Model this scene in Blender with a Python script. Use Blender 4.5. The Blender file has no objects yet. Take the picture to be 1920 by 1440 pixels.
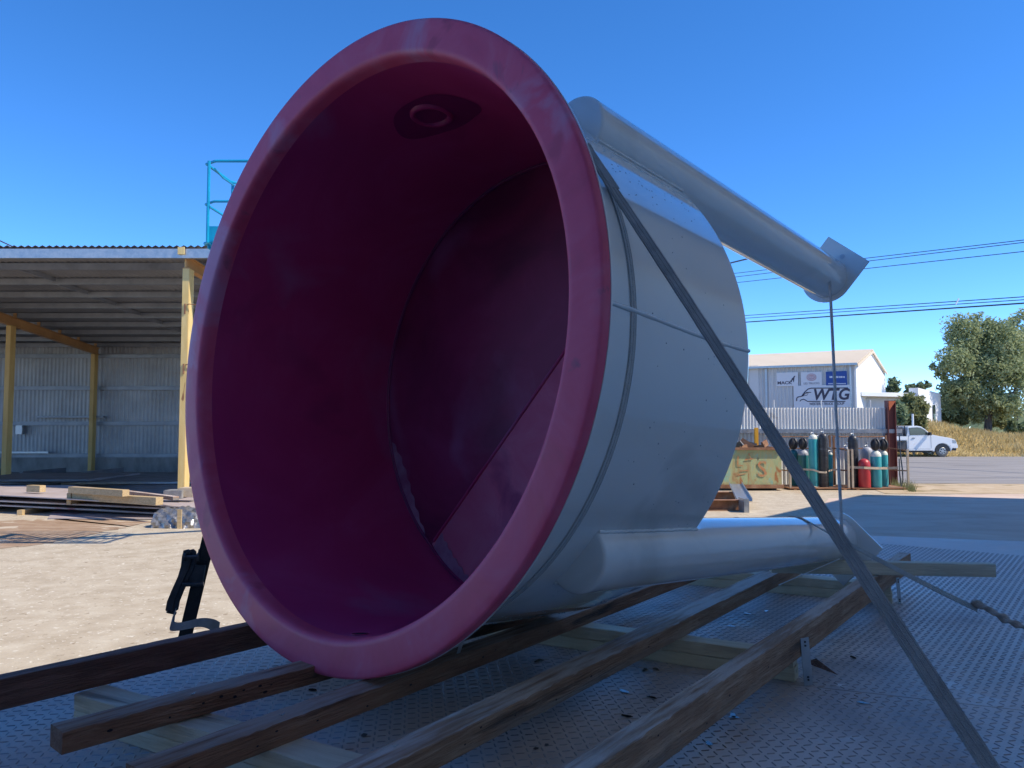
import bpy, math, random
import numpy as np
from mathutils import Vector, Matrix
R_ = math.radians
S = bpy.context.scene
COL = S.collection
random.seed(7); rng = np.random.default_rng(7)

# ------------------------------------------------------------ camera, sky, sun, exposure
FPX = 1465.7; TH = 0.0559; CZ = 1.7
cam_d = bpy.data.cameras.new('camera'); cam = bpy.data.objects.new('camera', cam_d); COL.objects.link(cam)
cam_d.sensor_width = 36; cam_d.lens = 36*FPX/1920; cam_d.clip_start = 0.05; cam_d.clip_end = 2000
cam.location = (0, 0, CZ); cam.rotation_euler = (math.pi/2+TH, 0, 0)
S.camera = cam
SUN_EL = R_(47); SX, SY = 0.950, -0.312           # horizontal direction towards the sun
w = bpy.data.worlds.new('World'); S.world = w; w.use_nodes = True
nt = w.node_tree; nt.nodes.clear()
sky = nt.nodes.new('ShaderNodeTexSky'); sky.sky_type = 'NISHITA'; sky.sun_disc = False
sky.sun_elevation = SUN_EL; sky.sun_rotation = math.atan2(SX, SY)
sky.altitude = 300; sky.air_density = 0.5; sky.dust_density = 0.0; sky.ozone_density = 3.0
bg = nt.nodes.new('ShaderNodeBackground'); bg.inputs['Strength'].default_value = 0.136
wo = nt.nodes.new('ShaderNodeOutputWorld')
hs = nt.nodes.new('ShaderNodeHueSaturation'); hs.inputs['Saturation'].default_value = 1.25; hs.inputs['Hue'].default_value = 0.503
nt.links.new(sky.outputs[0], hs.inputs['Color']); nt.links.new(hs.outputs[0], bg.inputs[0]); nt.links.new(bg.outputs[0], wo.inputs[0])
sd = bpy.data.lights.new('sun', 'SUN'); sd.energy = 2.2; sd.angle = R_(0.53); sd.color = (1.0, 0.90, 0.75)
sun = bpy.data.objects.new('sun', sd); COL.objects.link(sun)
sv = Vector((SX*math.cos(SUN_EL), SY*math.cos(SUN_EL), math.sin(SUN_EL)))
sun.rotation_euler = sv.to_track_quat('Z', 'Y').to_euler(); sun.location = (20, -10, 30)
S.view_settings.view_transform = 'Standard'; S.view_settings.look = 'None'
S.view_settings.exposure = 1.38; S.view_settings.gamma = 1; S.view_settings.use_curve_mapping = False

# ------------------------------------------------------------ measuring helpers
def ray(px, py):
    u = (px-960)/FPX; v = (720-py)/FPX
    return Vector((u, math.cos(TH)-v*math.sin(TH), math.sin(TH)+v*math.cos(TH)))
def gp(px, py, z=0.0):
    d = ray(px, py); return d*((z-CZ)/d.z) + Vector((0, 0, CZ))
def dp(px, py, y):
    d = ray(px, py); return d*(y/d.y) + Vector((0, 0, CZ))

# ------------------------------------------------------------ object helpers
def tag(o, label=None, cat=None, group=None, kind=None):
    if label: o['label'] = label
    if cat: o['category'] = cat
    if group: o['group'] = group
    if kind: o['kind'] = kind
    return o
def thing(name, loc, label, cat, group=None):
    o = bpy.data.objects.new(name, None); COL.objects.link(o); o.location = loc
    o.empty_display_size = .2
    return tag(o, label, cat, group)
def wloc(o):
    v = Vector(o.location)
    while o.parent: o = o.parent; v += Vector(o.location)
    return v
class MB:
    def __init__(s): s.v = []; s.f = []
    def add(s, vs, fs):
        n = len(s.v); s.v += [tuple(p) for p in vs]; s.f += [tuple(i+n for i in f) for f in fs]; return s
    def box(s, c, size, rz=0, M=None):
        hx, hy, hz = [k/2 for k in size]
        pts = [Vector((x, y, z)) for x in (-hx, hx) for y in (-hy, hy) for z in (-hz, hz)]
        if M is None: M = Matrix.Rotation(rz, 3, 'Z')
        return s.add([M @ p + Vector(c) for p in pts], [(0,1,3,2),(4,6,7,5),(0,4,5,1),(2,3,7,6),(0,2,6,4),(1,5,7,3)])
    def quad(s, a, b, c, d): return s.add([a, b, c, d], [(0,1,2,3)])
    def tube(s, pts, r, n=8, cap=True, closed=False):
        pts = [Vector(p) for p in pts]; m = len(pts); rs = r if isinstance(r, (list, tuple)) else [r]*m
        vs = []; up = None
        for i, p in enumerate(pts):
            if closed: t = pts[(i+1) % m]-pts[i-1]
            else: t = pts[min(i+1, m-1)]-pts[max(i-1, 0)]
            t.normalize()
            if up is None: up = Vector((0,0,1)) if abs(t.z) < .9 else Vector((1,0,0))
            x = t.cross(up).normalized(); up = x.cross(t).normalized()
            for k in range(n):
                a = 2*math.pi*k/n; vs.append(p+(x*math.cos(a)+up*math.sin(a))*rs[i])
        fs = []
        for i in range(m if closed else m-1):
            j = (i+1) % m
            for k in range(n): fs.append((i*n+k, i*n+(k+1) % n, j*n+(k+1) % n, j*n+k))
        if cap and not closed: fs += [tuple(range(n))[::-1], tuple(range((m-1)*n, m*n))]
        return s.add(vs, fs)
    def lathe(s, c, ax, prof, n=32, phase=0, capa=True, capb=True):
        """prof: (distance along ax, radius)"""
        ax = Vector(ax).normalized(); u = ax.orthogonal().normalized(); v = ax.cross(u); c = Vector(c)
        vs = []; fs = []
        for (a, r) in prof:
            for k in range(n):
                t = 2*math.pi*k/n+phase; vs.append(c+ax*a+(u*math.cos(t)+v*math.sin(t))*r)
        for i in range(len(prof)-1):
            for k in range(n): fs.append((i*n+k, i*n+(k+1) % n, (i+1)*n+(k+1) % n, (i+1)*n+k))
        if capa: fs.append(tuple(range(n))[::-1])
        if capb: fs.append(tuple(range((len(prof)-1)*n, len(prof)*n)))
        return s.add(vs, fs)
    def prism(s, poly, d):
        """extrude planar polygon (list of 3D points) by vector d"""
        n = len(poly); p = [Vector(q) for q in poly]; d = Vector(d)
        return s.add(p+[q+d for q in p], [tuple(range(n))[::-1], tuple(range(n, 2*n))]+[(i, (i+1) % n, (i+1) % n+n, i+n) for i in range(n)])
    def ribbon(s, pts, wid, th=.003):
        """flat strap: pts centre line, wid = list of width vectors (full width)"""
        P = [Vector(p) for p in pts]; m = len(P); W = wid if isinstance(wid, list) else [wid]*m
        vs = []
        for i in range(m):
            t = (P[min(i+1, m-1)]-P[max(i-1, 0)]).normalized(); wv = Vector(W[i]); nn = t.cross(wv).normalized()*th/2
            vs += [P[i]-wv/2-nn, P[i]+wv/2-nn, P[i]+wv/2+nn, P[i]-wv/2+nn]
        fs = [(i*4+k, i*4+(k+1) % 4, i*4+4+(k+1) % 4, i*4+4+k) for i in range(m-1) for k in range(4)]
        fs += [(3,2,1,0), tuple((m-1)*4+k for k in range(4))]
        return s.add(vs, fs)
    def build(s, name, mat, parent=None, smooth=False, bevel=0, origin=None, angle=40):
        me = bpy.data.meshes.new(name)
        o0 = wloc(parent) if parent else Vector(origin) if origin is not None else Vector((0,0,0))
        me.from_pydata([(x-o0.x, y-o0.y, z-o0.z) for x, y, z in s.v], [], s.f); me.update()
        import bmesh
        b = bmesh.new(); b.from_mesh(me); bmesh.ops.recalc_face_normals(b, faces=b.faces)
        if bevel: bmesh.ops.bevel(b, geom=[e for e in b.edges if e.calc_face_angle(0) > .5], offset=bevel, segments=2, affect='EDGES', clamp_overlap=True)
        b.to_mesh(me); b.free()
        if smooth:
            me.polygons.foreach_set('use_smooth', [True]*len(me.polygons)); me.set_sharp_from_angle(angle=R_(angle))
        o = bpy.data.objects.new(name, me); COL.objects.link(o)
        if mat: me.materials.append(mat)
        if parent: o.parent = parent
        elif origin is not None: o.location = origin
        return o
def raw(name, v, f, mat, parent=None):
    me = bpy.data.meshes.new(name); me.from_pydata(v, [], f); me.update()
    o = bpy.data.objects.new(name, me); COL.objects.link(o)
    if mat: me.materials.append(mat)
    if parent: o.parent = parent
    return o

# ------------------------------------------------------------ materials
def mat(name, cols, rough=.6, metal=0., scale=4., detail=6., dist=0., bump=0., bscale=40., stretch=(1,1,1),
        stain=None, rvar=0., coat=0., spec=.5, axis_rot=0, tint=None):
    """cols: list of (pos,(r,g,b)) for a noise ramp; stain: (color, scale, threshold, softness)"""
    m = bpy.data.materials.new(name); m.use_nodes = True; n = m.node_tree.nodes; L = m.node_tree.links
    b = n['Principled BSDF']; b.inputs['Metallic'].default_value = metal; b.inputs['Roughness'].default_value = rough
    b.inputs['Specular IOR Level'].default_value = spec; b.inputs['Coat Weight'].default_value = coat
    tc = n.new('ShaderNodeTexCoord'); mp = n.new('ShaderNodeMapping'); mp.inputs['Scale'].default_value = stretch
    m0 = n.new('ShaderNodeMapping'); m0.inputs['Rotation'].default_value = (0, 0, axis_rot)
    L.new(tc.outputs['Object'], m0.inputs['Vector']); L.new(m0.outputs[0], mp.inputs['Vector'])
    if len(cols) == 1: colout = None; b.inputs['Base Color'].default_value = (*cols[0][1], 1)
    else:
        nz = n.new('ShaderNodeTexNoise'); nz.inputs['Scale'].default_value = scale; nz.inputs['Detail'].default_value = detail
        nz.inputs['Distortion'].default_value = dist; nz.inputs['Roughness'].default_value = .62
        L.new(mp.outputs[0], nz.inputs['Vector'])
        r = n.new('ShaderNodeValToRGB'); L.new(nz.outputs['Fac'], r.inputs[0])
        el = r.color_ramp.elements
        while len(el) < len(cols): el.new(.5)
        for e, (p, c) in zip(el, cols): e.position = p; e.color = (*c, 1)
        colout = r.outputs[0]
        if rvar:
            mr = n.new('ShaderNodeMapRange'); mr.inputs['To Min'].default_value = max(.02, rough-rvar); mr.inputs['To Max'].default_value = min(1, rough+rvar)
            mr.inputs['From Min'].default_value = .3; mr.inputs['From Max'].default_value = .7
            L.new(nz.outputs['Fac'], mr.inputs['Value']); L.new(mr.outputs[0], b.inputs['Roughness'])
    sts = stain if isinstance(stain, list) else ([stain] if stain else [])
    for k, (sc, ss, thr, soft) in enumerate(sts):
        n2 = n.new('ShaderNodeTexNoise'); n2.inputs['Scale'].default_value = ss; n2.inputs['Detail'].default_value = 5; n2.inputs['Distortion'].default_value = .6
        n2.noise_dimensions = '4D'; n2.inputs['W'].default_value = 3.1*k+1.7
        L.new(mp.outputs[0], n2.inputs['Vector'])
        mr2 = n.new('ShaderNodeMapRange'); mr2.inputs['From Min'].default_value = thr; mr2.inputs['From Max'].default_value = thr+soft
        L.new(n2.outputs['Fac'], mr2.inputs['Value'])
        mx = n.new('ShaderNodeMix'); mx.data_type = 'RGBA'; L.new(mr2.outputs[0], mx.inputs['Factor'])
        if colout: L.new(colout, mx.inputs['A'])
        else: mx.inputs['A'].default_value = (*cols[0][1], 1)
        mx.inputs['B'].default_value = (*sc, 1); colout = mx.outputs['Result']
    if colout: L.new(colout, b.inputs['Base Color'])
    if bump:
        n3 = n.new('ShaderNodeTexNoise'); n3.inputs['Scale'].default_value = bscale; n3.inputs['Detail'].default_value = 5
        L.new(mp.outputs[0], n3.inputs['Vector'])
        bp = n.new('ShaderNodeBump'); bp.inputs['Strength'].default_value = min(1, bump); bp.inputs['Distance'].default_value = .01 if bump <= 1 else .01*bump
        L.new(n3.outputs['Fac'], bp.inputs['Height']); L.new(bp.outputs[0], b.inputs['Normal'])
    return m
M = {}
M['concrete'] = mat('concrete', [(.3,(.40,.325,.225)),(.5,(.49,.41,.295)),(.7,(.57,.495,.37))], .88, scale=3.2, detail=15, bump=.4, bscale=28,
                    stain=[((.44,.34,.22), .35, .58, .12), ((.68,.62,.50), 19, .61, .05), ((.32,.25,.17), 14, .63, .05)])
M['dirt'] = mat('damp_brown_dirt', [(.3,(.27,.17,.10)),(.5,(.36,.24,.15)),(.7,(.46,.35,.24))], .8, scale=2.2, detail=12, stretch=(1,2,1), bump=.5, bscale=20, stain=((.55,.46,.34), 1.1, .60, .02))
M['asphalt'] = mat('asphalt', [(.3,(.22,.205,.19)),(.7,(.33,.30,.27))], .9, scale=.8, detail=10, bump=.5, bscale=60, stretch=(.25,1.6,1),
                   stain=((.16,.15,.14), .5, .6, .1))
M['sand'] = mat('sand', [(.3,(.42,.30,.17)),(.7,(.58,.46,.30))], .95, scale=1.5, detail=10, bump=.6, bscale=30, stain=((.30,.22,.10), .7, .58, .06))
M['yard_dark'] = mat('oil_stained_yard', [(.25,(.50,.36,.27)),(.5,(.60,.46,.36)),(.75,(.66,.55,.45))], .85, scale=.55, detail=12, dist=1.2, bump=.5, bscale=25, stretch=(1,1.6,1))
M['deck'] = mat('worn_tread_plate', [(.25,(.40,.31,.27)),(.45,(.57,.47,.42)),(.6,(.68,.57,.52)),(.8,(.74,.64,.59))], .45, metal=.1, scale=1.6, detail=9, dist=.6, rvar=.2,
                stain=[((.36,.22,.17), 1.4, .58, .14), ((.14,.12,.13), .9, .60, .14), ((.62,.58,.56), 6, .66, .05)], bump=.25, bscale=70)
M['deckbar'] = mat('tread_bar_steel', [(.3,(.22,.20,.20)),(.7,(.50,.47,.47))], .38, metal=.35, scale=2.5, rvar=.15)
M['chassis'] = mat('chassis_steel', [(.3,(.04,.04,.045)),(.7,(.08,.075,.07))], .6, scale=5)
M['liner'] = mat('magenta_rubber_lining', [(.28,(.60,.07,.14)),(.44,(.69,.085,.175)),(.58,(.71,.115,.215)),(.74,(.68,.18,.28))], .55, scale=2.6, detail=8, dist=1.6, rvar=.12,
                 stain=[((.62,.24,.38), 2.8, .57, .09), ((.25,.10,.16), 5, .64, .05), ((.56,.08,.16), 4.2, .62, .04)], bump=.12, bscale=9, spec=.45)
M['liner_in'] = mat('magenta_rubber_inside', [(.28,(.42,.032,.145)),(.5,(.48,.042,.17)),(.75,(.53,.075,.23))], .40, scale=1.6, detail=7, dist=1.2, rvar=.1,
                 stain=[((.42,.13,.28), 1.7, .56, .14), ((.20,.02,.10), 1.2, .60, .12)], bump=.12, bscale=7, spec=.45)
M['liner_end_shaded'] = mat('shade_darkened_end_panel', [(.28,(.24,.018,.085)),(.5,(.29,.024,.105)),(.75,(.34,.045,.15))], .5, scale=1.8, detail=8, dist=1.2, stain=[((.36,.10,.23), 1.9, .58, .12), ((.14,.012,.06), 1.4, .56, .14)], spec=.4)  # same magenta rubber; shade at the back is put into its colour
M['residue'] = mat('dried_lilac_residue', [(.3,(.27,.06,.17)),(.7,(.46,.27,.38))], .8, scale=7, detail=8)
M['damp'] = mat('damp_dark_rubber', [(.3,(.20,.018,.095)),(.7,(.26,.024,.12))], .3, scale=3)
M['hole'] = mat('dark_opening', [(0,(.012,.006,.012))], .6)
M['paint'] = mat('glossy_off_white_paint', [(.3,(.77,.78,.77)),(.7,(.82,.83,.82))], .14, scale=1.2, detail=6, rvar=.05, coat=1.0,
                 stain=[((.56,.57,.56), 2.2, .60, .2)], bump=.10, bscale=2.2)
M['paint_rough'] = mat('off_white_weld', [(.3,(.50,.535,.55)),(.7,(.60,.62,.62))], .3, scale=8, bump=.8, bscale=60, coat=.3)
M['strap'] = mat('grey_webbing', [(.3,(.34,.34,.345)),(.5,(.46,.46,.465)),(.7,(.58,.57,.57))], .85, scale=16, detail=9, bump=1, bscale=420, stain=((.14,.13,.13), 6, .60, .08))
M['strap_shaded'] = mat('shade_darkened_webbing', [(.3,(.012,.013,.016)),(.7,(.03,.032,.036))], .8, scale=30, bump=.6, bscale=300)  # shaded copy of the grey webbing, shade put into the colour
M['strap_pale'] = mat('pale_webbing', [(.3,(.38,.40,.39)),(.7,(.56,.58,.56))], .85, scale=30, bump=.8, bscale=300)
M['band'] = mat('painted_webbing', [(.3,(.58,.59,.59)),(.7,(.68,.69,.69))], .6, scale=30, bump=.8, bscale=300)
M['thread'] = mat('dark_stitching', [(.3,(.28,.28,.285)),(.7,(.42,.42,.42))], .9, scale=60)
M['thread2'] = mat('pale_stitching', [(0,(.48,.49,.49))], .9)
M['ratchet'] = mat('ratchet_steel', [(.3,(.05,.05,.055)),(.7,(.10,.10,.11))], .4, metal=.7, scale=20)
M['sleeve'] = mat('dusty_rubber_sleeve', [(.3,(.34,.30,.27)),(.7,(.52,.47,.43))], .85, scale=30, bump=.6, bscale=120)
M['rope'] = mat('pale_cord', [(.3,(.42,.43,.45)),(.7,(.60,.60,.61))], .8, scale=60)
def wood(name, a, b_, c, bump=.8, rough=.75, stain=None, rz=0):
    m = mat(name, [(.22,a),(.5,b_),(.78,c)], rough, scale=2.6, detail=10, dist=1.0, bump=bump, bscale=14, stretch=(14,1.1,14), stain=stain, axis_rot=rz)
    return m
TR = R_(36.5)
M['hard1'] = wood('weathered_hardwood', (.15,.065,.037), (.30,.145,.08), (.45,.27,.17), stain=[((.03,.02,.018), .9, .56, .08)], rz=TR)
M['hard2'] = wood('grey_topped_hardwood', (.17,.085,.05), (.35,.21,.13), (.55,.40,.29), stain=[((.035,.028,.03), .8, .6, .08), ((.24,.22,.20), .55, .57, .12)], rz=TR)
M['hard3'] = wood('dark_hardwood', (.08,.035,.026), (.17,.08,.055), (.28,.15,.11), stain=[((.02,.014,.014), .8, .6, .08)], rz=TR)
M['pine'] = wood('treated_pine', (.50,.43,.30), (.64,.57,.42), (.74,.68,.53), bump=.4, stain=[((.12,.10,.08), .8, .62, .1)], rz=R_(118.5))
M['pine_x'] = wood('treated_pine_rail', (.44,.39,.29), (.58,.53,.41), (.70,.65,.52), bump=.4, rz=R_(96))
M['pine_y'] = wood('raw_pine', (.34,.23,.11), (.52,.38,.20), (.66,.50,.29), bump=.4, rz=R_(90))
M['galv'] = mat('galvanised_steel', [(.3,(.36,.38,.40)),(.7,(.52,.54,.56))], .38, metal=.75, scale=9, detail=6, rvar=.1)
M['shed_wall'] = mat('aged_zincalume', [(.3,(.28,.28,.285)),(.7,(.46,.455,.45))], .5, metal=.35, scale=.8, detail=8, stain=[((.30,.26,.21), .6, .62, .15)])
M['shed_roof'] = mat('zinc_roof_sheet', [(.3,(.22,.22,.225)),(.7,(.33,.33,.33))], .5, metal=.4, scale=.8, detail=8)
M['girt'] = mat('galvanised_girt', [(.3,(.20,.215,.24)),(.7,(.30,.315,.34))], .45, metal=.5, scale=2)
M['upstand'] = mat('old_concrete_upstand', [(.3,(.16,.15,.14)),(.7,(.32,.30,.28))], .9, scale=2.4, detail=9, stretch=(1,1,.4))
M['yellow'] = mat('faded_yellow_paint', [(.3,(.62,.42,.13)),(.7,(.78,.60,.27))], .6, scale=1.4, detail=8, stretch=(3,3,.7), stain=[((.28,.13,.05), 2.2, .64, .05), ((.74,.66,.46), 1.1, .58, .1)])
M['orange'] = mat('orange_brown_paint', [(.3,(.40,.20,.07)),(.7,(.55,.30,.11))], .6, scale=1.4, detail=8)
M['ochre'] = mat('ochre_post_paint', [(.3,(.50,.29,.08)),(.7,(.64,.42,.14))], .6, scale=1.4, detail=8, stretch=(3,3,.7))
M['sheet'] = mat('stacked_sheet_steel', [(.3,(.34,.28,.265)),(.7,(.50,.43,.41))], .6, scale=1.1, detail=8, stain=[((.30,.12,.13), .9, .68, .03)])
M['sheet_dark'] = mat('dark_sheet_steel', [(.3,(.10,.09,.09)),(.7,(.20,.19,.19))], .5, scale=1.4, detail=8, metal=.3)
M['block'] = mat('grey_block', [(.3,(.20,.20,.20)),(.7,(.32,.31,.30))], .9, scale=9, bump=.5)
M['block_tan'] = mat('tan_block', [(.3,(.42,.34,.24)),(.7,(.58,.48,.35))], .9, scale=9, bump=.5)
M['foil'] = mat('silver_plastic_wrap', [(.3,(.12,.12,.125)),(.7,(.42,.41,.40))], .28, metal=.5, scale=9, bump=1, bscale=16)
M['blue'] = mat('blue_lift_paint', [(.3,(.0,.26,.45)),(.7,(.0,.36,.58))], .4, scale=3)
M['blue_dk'] = mat('dark_blue_plastic', [(0,(.01,.06,.45))], .5)
M['rubber'] = mat('tyre_rubber', [(.3,(.02,.02,.02)),(.7,(.045,.043,.04))], .85, scale=20)
M['tyre_dusty'] = mat('dusty_tyre_rubber', [(.3,(.12,.11,.10)),(.7,(.20,.185,.165))], .9, scale=20)
M['rim'] = mat('alloy_rim', [(0,(.42,.40,.38))], .4, metal=.8)
M['carwhite'] = mat('white_car_paint', [(0,(.80,.80,.78))], .25, coat=.6)
M['glass'] = mat('tinted_window_glass', [(0,(.05,.075,.07))], .08, spec=.8)
M['black'] = mat('black_plastic', [(.3,(.015,.015,.018)),(.7,(.035,.035,.04))], .5, scale=8)
M['fence'] = mat('cream_corrugated_sheet', [(.3,(.70,.69,.64)),(.7,(.80,.79,.75))], .55, scale=.9, detail=6, stain=[((.38,.30,.22), .8, .68, .08)])
M['redsteel'] = mat('red_oxide_steel', [(.3,(.15,.05,.045)),(.7,(.23,.085,.07))], .7, scale=2.5, detail=8, stretch=(2,2,.6))
M['orangetop'] = mat('orange_primer', [(0,(.55,.14,.05))], .6)
M['bin'] = mat('rusty_green_bin', [(.30,(.30,.13,.05)),(.40,(.40,.30,.13)),(.5,(.36,.44,.22)),(.58,(.46,.40,.18)),(.66,(.24,.45,.32)),(.76,(.44,.26,.10))], .75, scale=2.3, stain=[((.36,.15,.05), 2.6, .58, .06), ((.10,.08,.05), 3.5, .66, .05)], detail=10, dist=1.4, stretch=(1.2,1.2,.55), bump=.4, bscale=20)
M['rust'] = mat('rusty_steel', [(.3,(.17,.075,.035)),(.55,(.30,.15,.08)),(.8,(.42,.28,.17))], .85, scale=5, detail=9, bump=.5, bscale=30)
M['orangepaint'] = mat('orange_marker_paint', [(.35,(.58,.19,.07)),(.55,(.46,.26,.12)),(.7,(.40,.38,.20))], .8, scale=9, detail=6)
M['postyellow'] = mat('bright_yellow_post', [(0,(.78,.38,.03))], .5)
M['teal'] = mat('teal_cylinder_paint', [(.3,(.03,.30,.34)),(.7,(.05,.38,.42))], .35, scale=3, detail=8, stain=[((.10,.22,.22), 4, .66, .05)])
M['teal_dk'] = mat('dark_teal_cylinder_paint', [(.3,(.02,.13,.15)),(.7,(.03,.19,.20))], .4, scale=3, detail=8)
M['cylwhite'] = mat('white_shoulder_paint', [(.3,(.60,.62,.52)),(.7,(.72,.73,.64))], .5, scale=6)
M['cylblack'] = mat('scuffed_black_cylinder', [(.35,(.02,.022,.026)),(.6,(.05,.052,.058)),(.75,(.20,.20,.20))], .4, scale=5, detail=10, stretch=(1,1,3))
M['cylred'] = mat('red_cylinder_paint', [(.3,(.38,.02,.03)),(.7,(.50,.045,.05))], .4, scale=5)
M['cylgrey'] = mat('grey_gas_bottle_paint', [(.3,(.30,.31,.34)),(.7,(.42,.43,.46))], .5, scale=5)
M['belt'] = mat('tan_rubber_belt', [(.3,(.38,.30,.22)),(.7,(.52,.43,.33))], .8, scale=9)
M['wtgwall'] = mat('pale_grey_wall_sheet', [(.3,(.52,.53,.53)),(.7,(.60,.61,.61))], .55, scale=.4, detail=5)
M['wtgroof'] = mat('cream_roof_sheet', [(.3,(.66,.54,.38)),(.7,(.74,.62,.46))], .6, scale=.4, detail=5, stretch=(1,.2,1))
M['whitewall'] = mat('white_rendered_wall', [(.3,(.70,.72,.72)),(.7,(.80,.81,.80))], .8, scale=.5, detail=5)
M['signwhite'] = mat('white_sign_face', [(0,(.66,.67,.70))], .5)
M['signblue'] = mat('blue_sign_face', [(0,(.02,.07,.30))], .5)
M['ink'] = mat('charcoal_lettering', [(0,(.05,.045,.075))], .5)
M['inkred'] = mat('faded_red_emblem', [(0,(.50,.25,.27))], .5)
M['inkwhite'] = mat('white_lettering', [(0,(.75,.77,.80))], .5)
M['bark'] = mat('grey_brown_bark', [(.3,(.055,.045,.038)),(.7,(.13,.105,.085))], .9, scale=4, detail=8, stretch=(3,3,.6))
def leafmat(name, a, b_, c):
    m = mat(name, [(.3,a),(.5,b_),(.72,c)], .65, scale=.9, detail=4, spec=.3)
    nn = m.node_tree; b = nn.nodes['Principled BSDF']
    out = nn.nodes['Material Output']; tr = nn.nodes.new('ShaderNodeBsdfTranslucent'); mx = nn.nodes.new('ShaderNodeMixShader')
    src = b.inputs['Base Color'].links[0].from_socket; nn.links.new(src, tr.inputs['Color'])
    mx.inputs[0].default_value = .42; nn.links.new(b.outputs[0], mx.inputs[1]); nn.links.new(tr.outputs[0], mx.inputs[2]); nn.links.new(mx.outputs[0], out.inputs[0])
    return m
M['leaf1'] = leafmat('dull_green_leaves', (.24,.29,.15), (.34,.39,.20), (.48,.52,.30))
M['leaf2'] = leafmat('dark_green_leaves', (.16,.22,.13), (.23,.30,.17), (.32,.39,.22))
M['leaf3'] = leafmat('olive_leaves', (.17,.20,.09), (.25,.27,.12), (.34,.34,.17))
M['grass'] = leafmat('dry_grass_blades', (.36,.28,.12), (.52,.42,.20), (.66,.56,.32))
M['bank'] = mat('dry_bank_soil', [(.3,(.30,.20,.07)),(.5,(.42,.29,.10)),(.7,(.52,.40,.18))], .95, scale=.6, detail=10, stretch=(1,1,1))
M['wire'] = mat('power_line_metal', [(0,(.05,.055,.06))], .5)
M['oil'] = mat('oil_stain', [(0,(.07,.065,.075))], .3)
M['puddle'] = mat('water_drip', [(0,(.02,.02,.025))], .03, spec=1.0)
M['wall_shop'] = mat('workshop_wall_sheet', [(.3,(.76,.76,.74)),(.7,(.82,.82,.80))], .6, scale=.6)

def grey_top(m, col, amt=.75):
    n = m.node_tree.nodes; L = m.node_tree.links; b = n['Principled BSDF']; src = b.inputs['Base Color'].links[0].from_socket
    ge = n.new('ShaderNodeNewGeometry'); sx = n.new('ShaderNodeSeparateXYZ'); L.new(ge.outputs['True Normal'], sx.inputs[0])
    mr = n.new('ShaderNodeMapRange'); mr.inputs['From Min'].default_value = .8; mr.inputs['From Max'].default_value = .95; L.new(sx.outputs['Z'], mr.inputs['Value'])
    tc = n.new('ShaderNodeTexCoord'); m0 = n.new('ShaderNodeMapping'); m0.inputs['Rotation'].default_value = (0,0,TR); m1 = n.new('ShaderNodeMapping'); m1.inputs['Scale'].default_value = (26, 2.2, 26)
    L.new(tc.outputs['Object'], m0.inputs[0]); L.new(m0.outputs[0], m1.inputs[0])
    nz = n.new('ShaderNodeTexNoise'); nz.inputs['Scale'].default_value = 2; nz.inputs['Detail'].default_value = 9; L.new(m1.outputs[0], nz.inputs['Vector'])
    n2 = n.new('ShaderNodeTexNoise'); n2.inputs['Scale'].default_value = 2.2; n2.inputs['Detail'].default_value = 3; L.new(tc.outputs['Object'], n2.inputs['Vector'])
    ad = n.new('ShaderNodeMath'); ad.operation = 'ADD'; L.new(nz.outputs['Fac'], ad.inputs[0]); L.new(n2.outputs['Fac'], ad.inputs[1])
    r = n.new('ShaderNodeMapRange'); r.inputs['From Min'].default_value = .82; r.inputs['From Max'].default_value = 1.12; r.inputs['To Max'].default_value = amt; L.new(ad.outputs[0], r.inputs['Value'])
    mu = n.new('ShaderNodeMath'); mu.operation = 'MULTIPLY'; L.new(r.outputs[0], mu.inputs[0]); L.new(mr.outputs[0], mu.inputs[1])
    mx = n.new('ShaderNodeMix'); mx.data_type = 'RGBA'; L.new(mu.outputs[0], mx.inputs['Factor']); L.new(src, mx.inputs['A']); mx.inputs['B'].default_value = (*col, 1)
    L.new(mx.outputs['Result'], b.inputs['Base Color'])
grey_top(M['hard1'], (.50,.38,.31)); grey_top(M['hard2'], (.62,.53,.47), .9); grey_top(M['hard3'], (.34,.20,.16), .6)

# ------------------------------------------------------------ the ground
def sheet(name, poly, z, m, kind='structure'):
    b = MB(); b.add([(x, y, z) for x, y in poly], [tuple(range(len(poly)))])
    o = b.build(name, m); return tag(o, kind=kind)
sheet('ground', [(-700,-300),(900,-300),(900,1200),(-700,1200)], 0, M['concrete'])
sheet('yard_soil', [(3.2,9.0),(2.6,6.0),(0,-8),(60,-8),(60,20.6),(30,19.6),(16,21.0),(9.5,19.6),(7.6,18.9),(5.4,14.2)], .004, M['yard_dark'])
sheet('sandy_verge', [(9.6,20.2),(12.4,20.2),(30,19.4),(140,18),(140,27),(30,24.6),(14.6,24.0),(10.4,23.4)], .008, M['sand'])
sheet('road', [(10,24.3),(16,23.6),(40,22.6),(160,22),(160,45.2),(-4,46.4),(-4,33.0),(9,27.0)], .012, M['asphalt'])
sheet('far_paddock', [(-500,47.6),(700,47.6),(700,1100),(-500,1100)], .004, M['sand'])

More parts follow.
